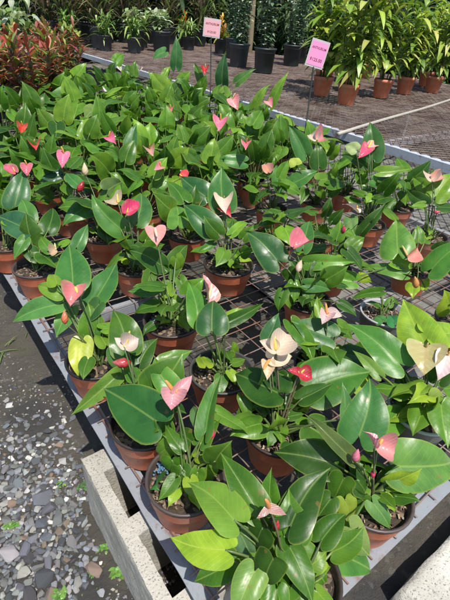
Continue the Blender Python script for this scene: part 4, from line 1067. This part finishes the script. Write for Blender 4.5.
for x, y, s in gr:
    strap_plant('grassy_potted_plant', 'black pot of tall purplish brown grassy leaves, ' + s, 'potted plant', (x, y, Z2 + .008), 'black', .16, .32, 13, .62, 15, .62, .017, .5, [(.13, .085, .065), (.21, .15, .10), (.10, .11, .055), (.28, .22, .16), (.17, .22, .08), (.09, .06, .06), (.16, .27, .07)], 'purple grassy plants in black pots', (.75, 1.45), .25, frac=.0, stemc=(.08, .06, .04))
for x, y, s in [(2.95, 8.35, 'nearest the bench corner'), (3.3, 7.75, 'foremost of them'), (3.7, 7.5, 'second from the front'), (4.3, 8.4, 'among the variegated pots'), (5.2, 8.2, 'between variegated pots and bromeliads')]:
    strap_plant('leafy_potted_plant', 'small black pot of bright green strap leaves, ' + s, 'potted plant', (x, y, Z2 + .008), 'black', .12, .22, 6, .28, 13, .26, .017, .7, [(.14, .27, .05), (.2, .34, .07), (.09, .18, .04), (.26, .34, .10)], 'small green plants in black pots', (.4, 1.3), .5, frac=.0)
for x, y, s, oc in [(5.45, 8.75, 'left one, its spike behind the upright price sign', (.66, .25, .03)), (5.6, 7.7, 'right one, taller and more yellow', (.68, .36, .05))]:
    e2 = strap_plant('bromeliad', 'bromeliad with orange flower spike, ' + s, 'potted plant', (x, y, Z2 + .008), 'black', .13, .24, 1, .12, 24, .42, .026, .7, [(.20, .26, .05), (.12, .2, .04), (.34, .32, .06), (.3, .16, .04)], 'orange bromeliads', (.35, 1.2), .05, frac=.0)
    mb = MB()
    for i in range(26): t = i / 26; strap(mb, (R.gauss(0, .008), R.gauss(0, .008), .26 + t * .34), rd(.5, 1.2), .14 * (1.15 - t * .6), .016, .1, jit(oc, .2), n=3)
    mb.build('flower_spike', M['fol'], e2)
# red crotons at the far left end of the anthurium bench
CC = [(.33, .07, .035), (.24, .05, .03), (.40, .13, .07), (.20, .27, .05), (.40, .27, .10), (.22, .08, .045), (.46, .20, .14), (.12, .18, .04), (.32, .06, .05), (.27, .32, .07), (.10, .15, .035)]
cr = [(1.08, 4.12, 'foremost, right behind the last anthuriums'), (.72, 4.2, 'foremost on the left'), (1.42, 4.45, 'second from the front, on the right'), (.95, 4.75, 'nearest, at the left photo edge'), (1.42, 4.95, 'nearest the anthuriums'), (1.85, 5.45, 'rightmost of the near ones'), (1.2, 5.45, 'in the middle of the clump'), (2.12, 6.25, 'tallest, with lime yellow tips beside the aisle'), (1.85, 6.5, 'farthest back by the aisle'), (.75, 5.2, 'farthest left')]
for x, y, s in cr:
    strap_plant('croton', 'croton with narrow red, orange and green leaves, ' + s, 'potted plant', (x, y, TZ + .008), 'black', .11, .16, 8, R.uniform(.42, .58) if 'tallest' not in s else .62, 38, .15, .016, .3, CC if 'tallest' not in s else CC + [(.30, .36, .06)] * 4, 'red crotons at the end of the bench', (.15, 1.0), .75, frac=.05, stemc=(.12, .08, .05))
for x, y, s in [(1.42, 6.0, 'nearer one'), (1.62, 6.4, 'farther one')]:
    strap_plant('pale_leaved_plant', 'plant with whitish green broad pointed leaves behind the crotons, ' + s, 'potted plant', (x, y, TZ + .008), 'black', .12, .2, 8, .78, 12, .22, .04, .6, [(.36, .40, .26), (.20, .28, .12), (.45, .48, .36), (.12, .2, .06)], 'pale leaved plants behind the crotons', (.3, 1.1), .6, prof=ell, frac=.15)
# bushes standing on the ground farther back
bush = [((2.3, 9.6), 1.0, 'bright green bush of narrow drooping leaves at the upper left', [(.16, .32, .05), (.24, .42, .08), (.09, .2, .04)], .26, .03), ((1.45, 9.2), .95, 'green leafy bush at the left photo edge behind the pale leaves', [(.13, .27, .05), (.2, .36, .07), (.07, .15, .04)], .22, .034),
        ((3.5, 11.0), 1.6, 'dark bush behind the purple grasses', [(.04, .07, .03), (.06, .09, .04), (.08, .07, .04)], .26, .02), ((5.3, 11.2), 1.6, 'loose dark green bush behind the variegated pots', [(.04, .09, .03), (.07, .14, .04), (.1, .16, .06)], .2, .03),
        ((7.4, 9.8), 1.7, 'tall bush behind the bromeliads', [(.05, .10, .03), (.08, .14, .05), (.12, .15, .05)], .24, .028), ((8.2, 8.2), 1.7, 'shaded bush behind the small leaved pots', [(.03, .07, .025), (.05, .1, .03), (.09, .14, .06)], .2, .028),
        ((8.4, 6.6), 1.7, 'dense green bush behind the lime plants', [(.04, .11, .03), (.07, .16, .04), (.05, .1, .03)], .24, .03), ((8.3, 5.0), 1.8, 'bright green bush at the upper right corner', [(.05, .15, .03), (.08, .2, .04), (.04, .1, .03)], .26, .028), ((8.0, 3.6), 1.6, 'green bush beyond the right end of the lime plants', [(.05, .13, .03), (.08, .18, .04)], .22, .03)]
for (x, y), H, lab, cols, L, w in bush:
    strap_plant('bush', lab, 'bush', (x, y, 0), None, .5, 0, 26, H, 34, L, w, .7, cols, 'bushes along the back of the nursery', (-.1, .9), .55, frac=.1, stemc=(.07, .06, .04))
# far mass of foliage
mb = MB()
for i in range(24000):
    az = math.radians(R.uniform(-25, 95)); d = R.uniform(12.3, 15.5); z = R.random() ** .8 * 3.4
    if noise.noise(Vector((math.sin(az) * d * .9, math.cos(az) * d * .9, z * 1.1))) < -.30: continue
    strap(mb, (math.sin(az) * d, math.cos(az) * d, z), rd(-.4, .8), R.uniform(.28, .5), R.uniform(.04, .075), .5, jit(R.choice([(.03, .07, .025), (.05, .10, .03), (.08, .15, .04), (.035, .06, .03)]), .3), n=3, prof=ell)
tag(mb.build('foliage', M['fol']), kind='stuff')
mb = MB(); vs = []; fs = []
for i in range(41):
    az = math.radians(-40 + i * 3.75); vs += [(math.sin(az) * 16.2, math.cos(az) * 16.2, -.02), (math.sin(az) * 16.4, math.cos(az) * 16.4, 3.6), (math.sin(az) * 17.2, math.cos(az) * 17.2, 3.6), (math.sin(az) * 17.2, math.cos(az) * 17.2, -.02)]
for i in range(40):
    for j in range(3): fs.append((i * 4 + j, i * 4 + 4 + j, i * 4 + 5 + j, i * 4 + 1 + j))
mb.cur = (.012, .02, .010); mb.add(vs, fs); tag(mb.build('dark_backdrop', M['wood']), kind='structure')  # added backdrop, its near-black colour stands in for shade between the bushes
for x, y, s in [(6.55, 8.0, 'left of the two'), (8.0, 5.9, 'right of the two')]:
    mb = MB(); mb.cur = (.26, .20, .12)
    mb.tube([(0, 0, -.02), (.01, 0, .8), (.0, .01, 1.6), (.01, 0, 2.6)], [.06, .057, .055, .052], 10); o = mb.build('post', M['wood']); o.location = (x, y, 0); tag(o, 'weathered wooden nursery post among the potted plants, ' + s, 'post', 'nursery posts')

# ------------------------------------------------------------ price signs
def text_mesh(s, size):
    cu = bpy.data.curves.new('t', 'FONT'); cu.body = s; cu.size = size; cu.align_x = 'CENTER'; cu.align_y = 'CENTER'; cu.extrude = .0004; cu.offset = size * .012
    o = bpy.data.objects.new('t', cu); COL.objects.link(o); bpy.context.view_layer.update()
    me = bpy.data.meshes.new_from_object(o.evaluated_get(bpy.context.evaluated_depsgraph_get())); bpy.data.objects.remove(o); return me
def sign(foot, C, w, h, roll, label, pink, yaw=0.):
    foot = Vector(foot); C = Vector(C); e = thing('price_sign', label, 'sign', foot, 'pink price signs')
    n = (CAMP - C); n.z *= .55; n.normalize(); n = Matrix.Rotation(yaw, 3, 'Z') @ n
    r = UP.cross(n).normalized(); u = n.cross(r); q = Matrix.Rotation(-roll, 3, n); r = q @ r; u = q @ u
    rot = Matrix((r, u, n)).transposed(); L = C - foot
    mb = MB(); bot = L - u * h * .42 - n * .006; mb.tube([(0, 0, 0), bot * .5 + Vector((.004, 0, 0)), bot, L - n * .006], [.0055, .005, .005, .004], 8); mb.build('stake', M['rim'], e, (.016, .022, .02))
    mb = MB(); mb.box(L, (w, h, .003), rot); bd = mb.build('board', M['card'], e, (.46, .44, .45), smooth=False)
    mb = MB(); mb.box(L + n * .0022, (w * .88, h * .86, .0012), rot); mb.build('paper', M['card'], bd, pink, smooth=False)
    for s, dy, sz in (('ANTHURIUM', .20, .150), ('$125.00', -.22, .165)):
        me = text_mesh(s, 1.0); wd = max(v.co.x for v in me.vertices) - min(v.co.x for v in me.vertices); k = sz * h if s[0] == '$' else w * .78 / wd
        for v in me.vertices: v.co = L + rot @ Vector((v.co.x * k, v.co.y * (k if s[0] == '$' else k * 1.25) + dy * h, .0032 + v.co.z * .5))
        me.materials.append(M['ink']); o = bpy.data.objects.new('lettering', me); o.color = (.16, .012, .05, 1); link(o, bd)
c2 = W(317.5, 54, .80); sign(W(299.5, 173, .10), c2, .128, .162, math.radians(11), 'slanted bright pink price sign on a dark stake, nearer of the two', (.80, .28, .52), .35)
c1 = W(212, 28, .86); sign((2.38, 3.38, TZ + .09), c1, .150, .142, math.radians(4), 'upright pale pink price sign on a dark stake, farther of the two', (.72, .38, .42), .1)

# ------------------------------------------------------------ weeds
def weed(px, py, n, L, w, label, cols, el=(.1, 1.0), prof=ell, droop=.4):
    c = W(px, py, -TZ); mb = MB()
    for i in range(n): strap(mb, (c.x + R.gauss(0, L * .3), c.y + R.gauss(0, L * .3), .0), rd(*el), L * R.uniform(.6, 1.2), w, droop, jit(R.choice(cols), .2), n=4, prof=prof)
    tag(mb.build('weed', M['fol']), label, 'weed', 'weeds by the bench')
WC = [(.10, .22, .04), (.16, .30, .06)]
weed(121, 571, 34, .022, .005, 'tuft of bright small weeds at the foot of the concrete block', WC); weed(104, 548, 16, .016, .004, 'tiny weed on bare soil beside the block', WC); weed(10, 525, 22, .02, .004, 'small weed between the stones at the left photo edge', WC)
weed(84, 488, 5, .02, .008, 'round leaved seedling on the black weed mat', [(.08, .17, .05)]); weed(92, 572, 12, .014, .003, 'weed sprigs below the tiny weed on bare soil', WC); weed(62, 596, 22, .022, .005, 'weed tuft at the bottom edge among the stones', WC)
weed(4, 345, 9, .10, .0022, 'thin grass tuft on dark soil at the left photo edge', [(.14, .20, .05), (.2, .22, .08)], (.1, .7), None, .5)
weed(60, 485, 7, .015, .004, 'tiny weed between two grey stones', WC)

mb = MB()
for i in range(5200):
    x, y = R.uniform(-.35, .24), R.uniform(.0, 2.2)
    if noise.noise(Vector((x * 6, y * 6, 8))) < .18: continue
    strap(mb, (x, y, soilz((x, y))), rd(.1, 1.2), R.uniform(.004, .010), R.uniform(.0012, .0024), .3, jit(R.choice([(.10, .15, .03), (.16, .19, .05), (.12, .11, .05), (.07, .12, .03), (.20, .17, .10)]), .3), n=2, prof=ell)
tag(mb.build('ground_cover', M['fol']), kind='stuff')

# ------------------------------------------------------------ light
w = bpy.data.worlds.new('World'); scene.world = w; w.use_nodes = True; nt = w.node_tree
sk = nt.nodes.new('ShaderNodeTexSky'); sk.sky_type = 'NISHITA'; sk.sun_disc = False
SD = Vector((-.10, -.44, .885)).normalized(); sk.sun_elevation = math.asin(SD.z); sk.sun_rotation = math.atan2(SD.x, SD.y)
bg = nt.nodes['Background']; nt.links.new(sk.outputs[0], bg.inputs[0]); bg.inputs[1].default_value = .125
sl = bpy.data.lights.new('sun', 'SUN'); sl.energy = 4.7; sl.angle = math.radians(.53); sl.color = (1, .95, .87)
so = bpy.data.objects.new('sun', sl); so.rotation_euler = SD.to_track_quat('Z', 'Y').to_euler(); so.location = SD * 20; link(so)
scene.view_settings.view_transform = 'Standard'; scene.view_settings.look = 'None'; scene.view_settings.exposure = .45; scene.view_settings.gamma = 1
try: scene.view_settings.use_curve_mapping = False
except Exception: pass
scene.cycles.max_bounces = 6; scene.cycles.transparent_max_bounces = 6
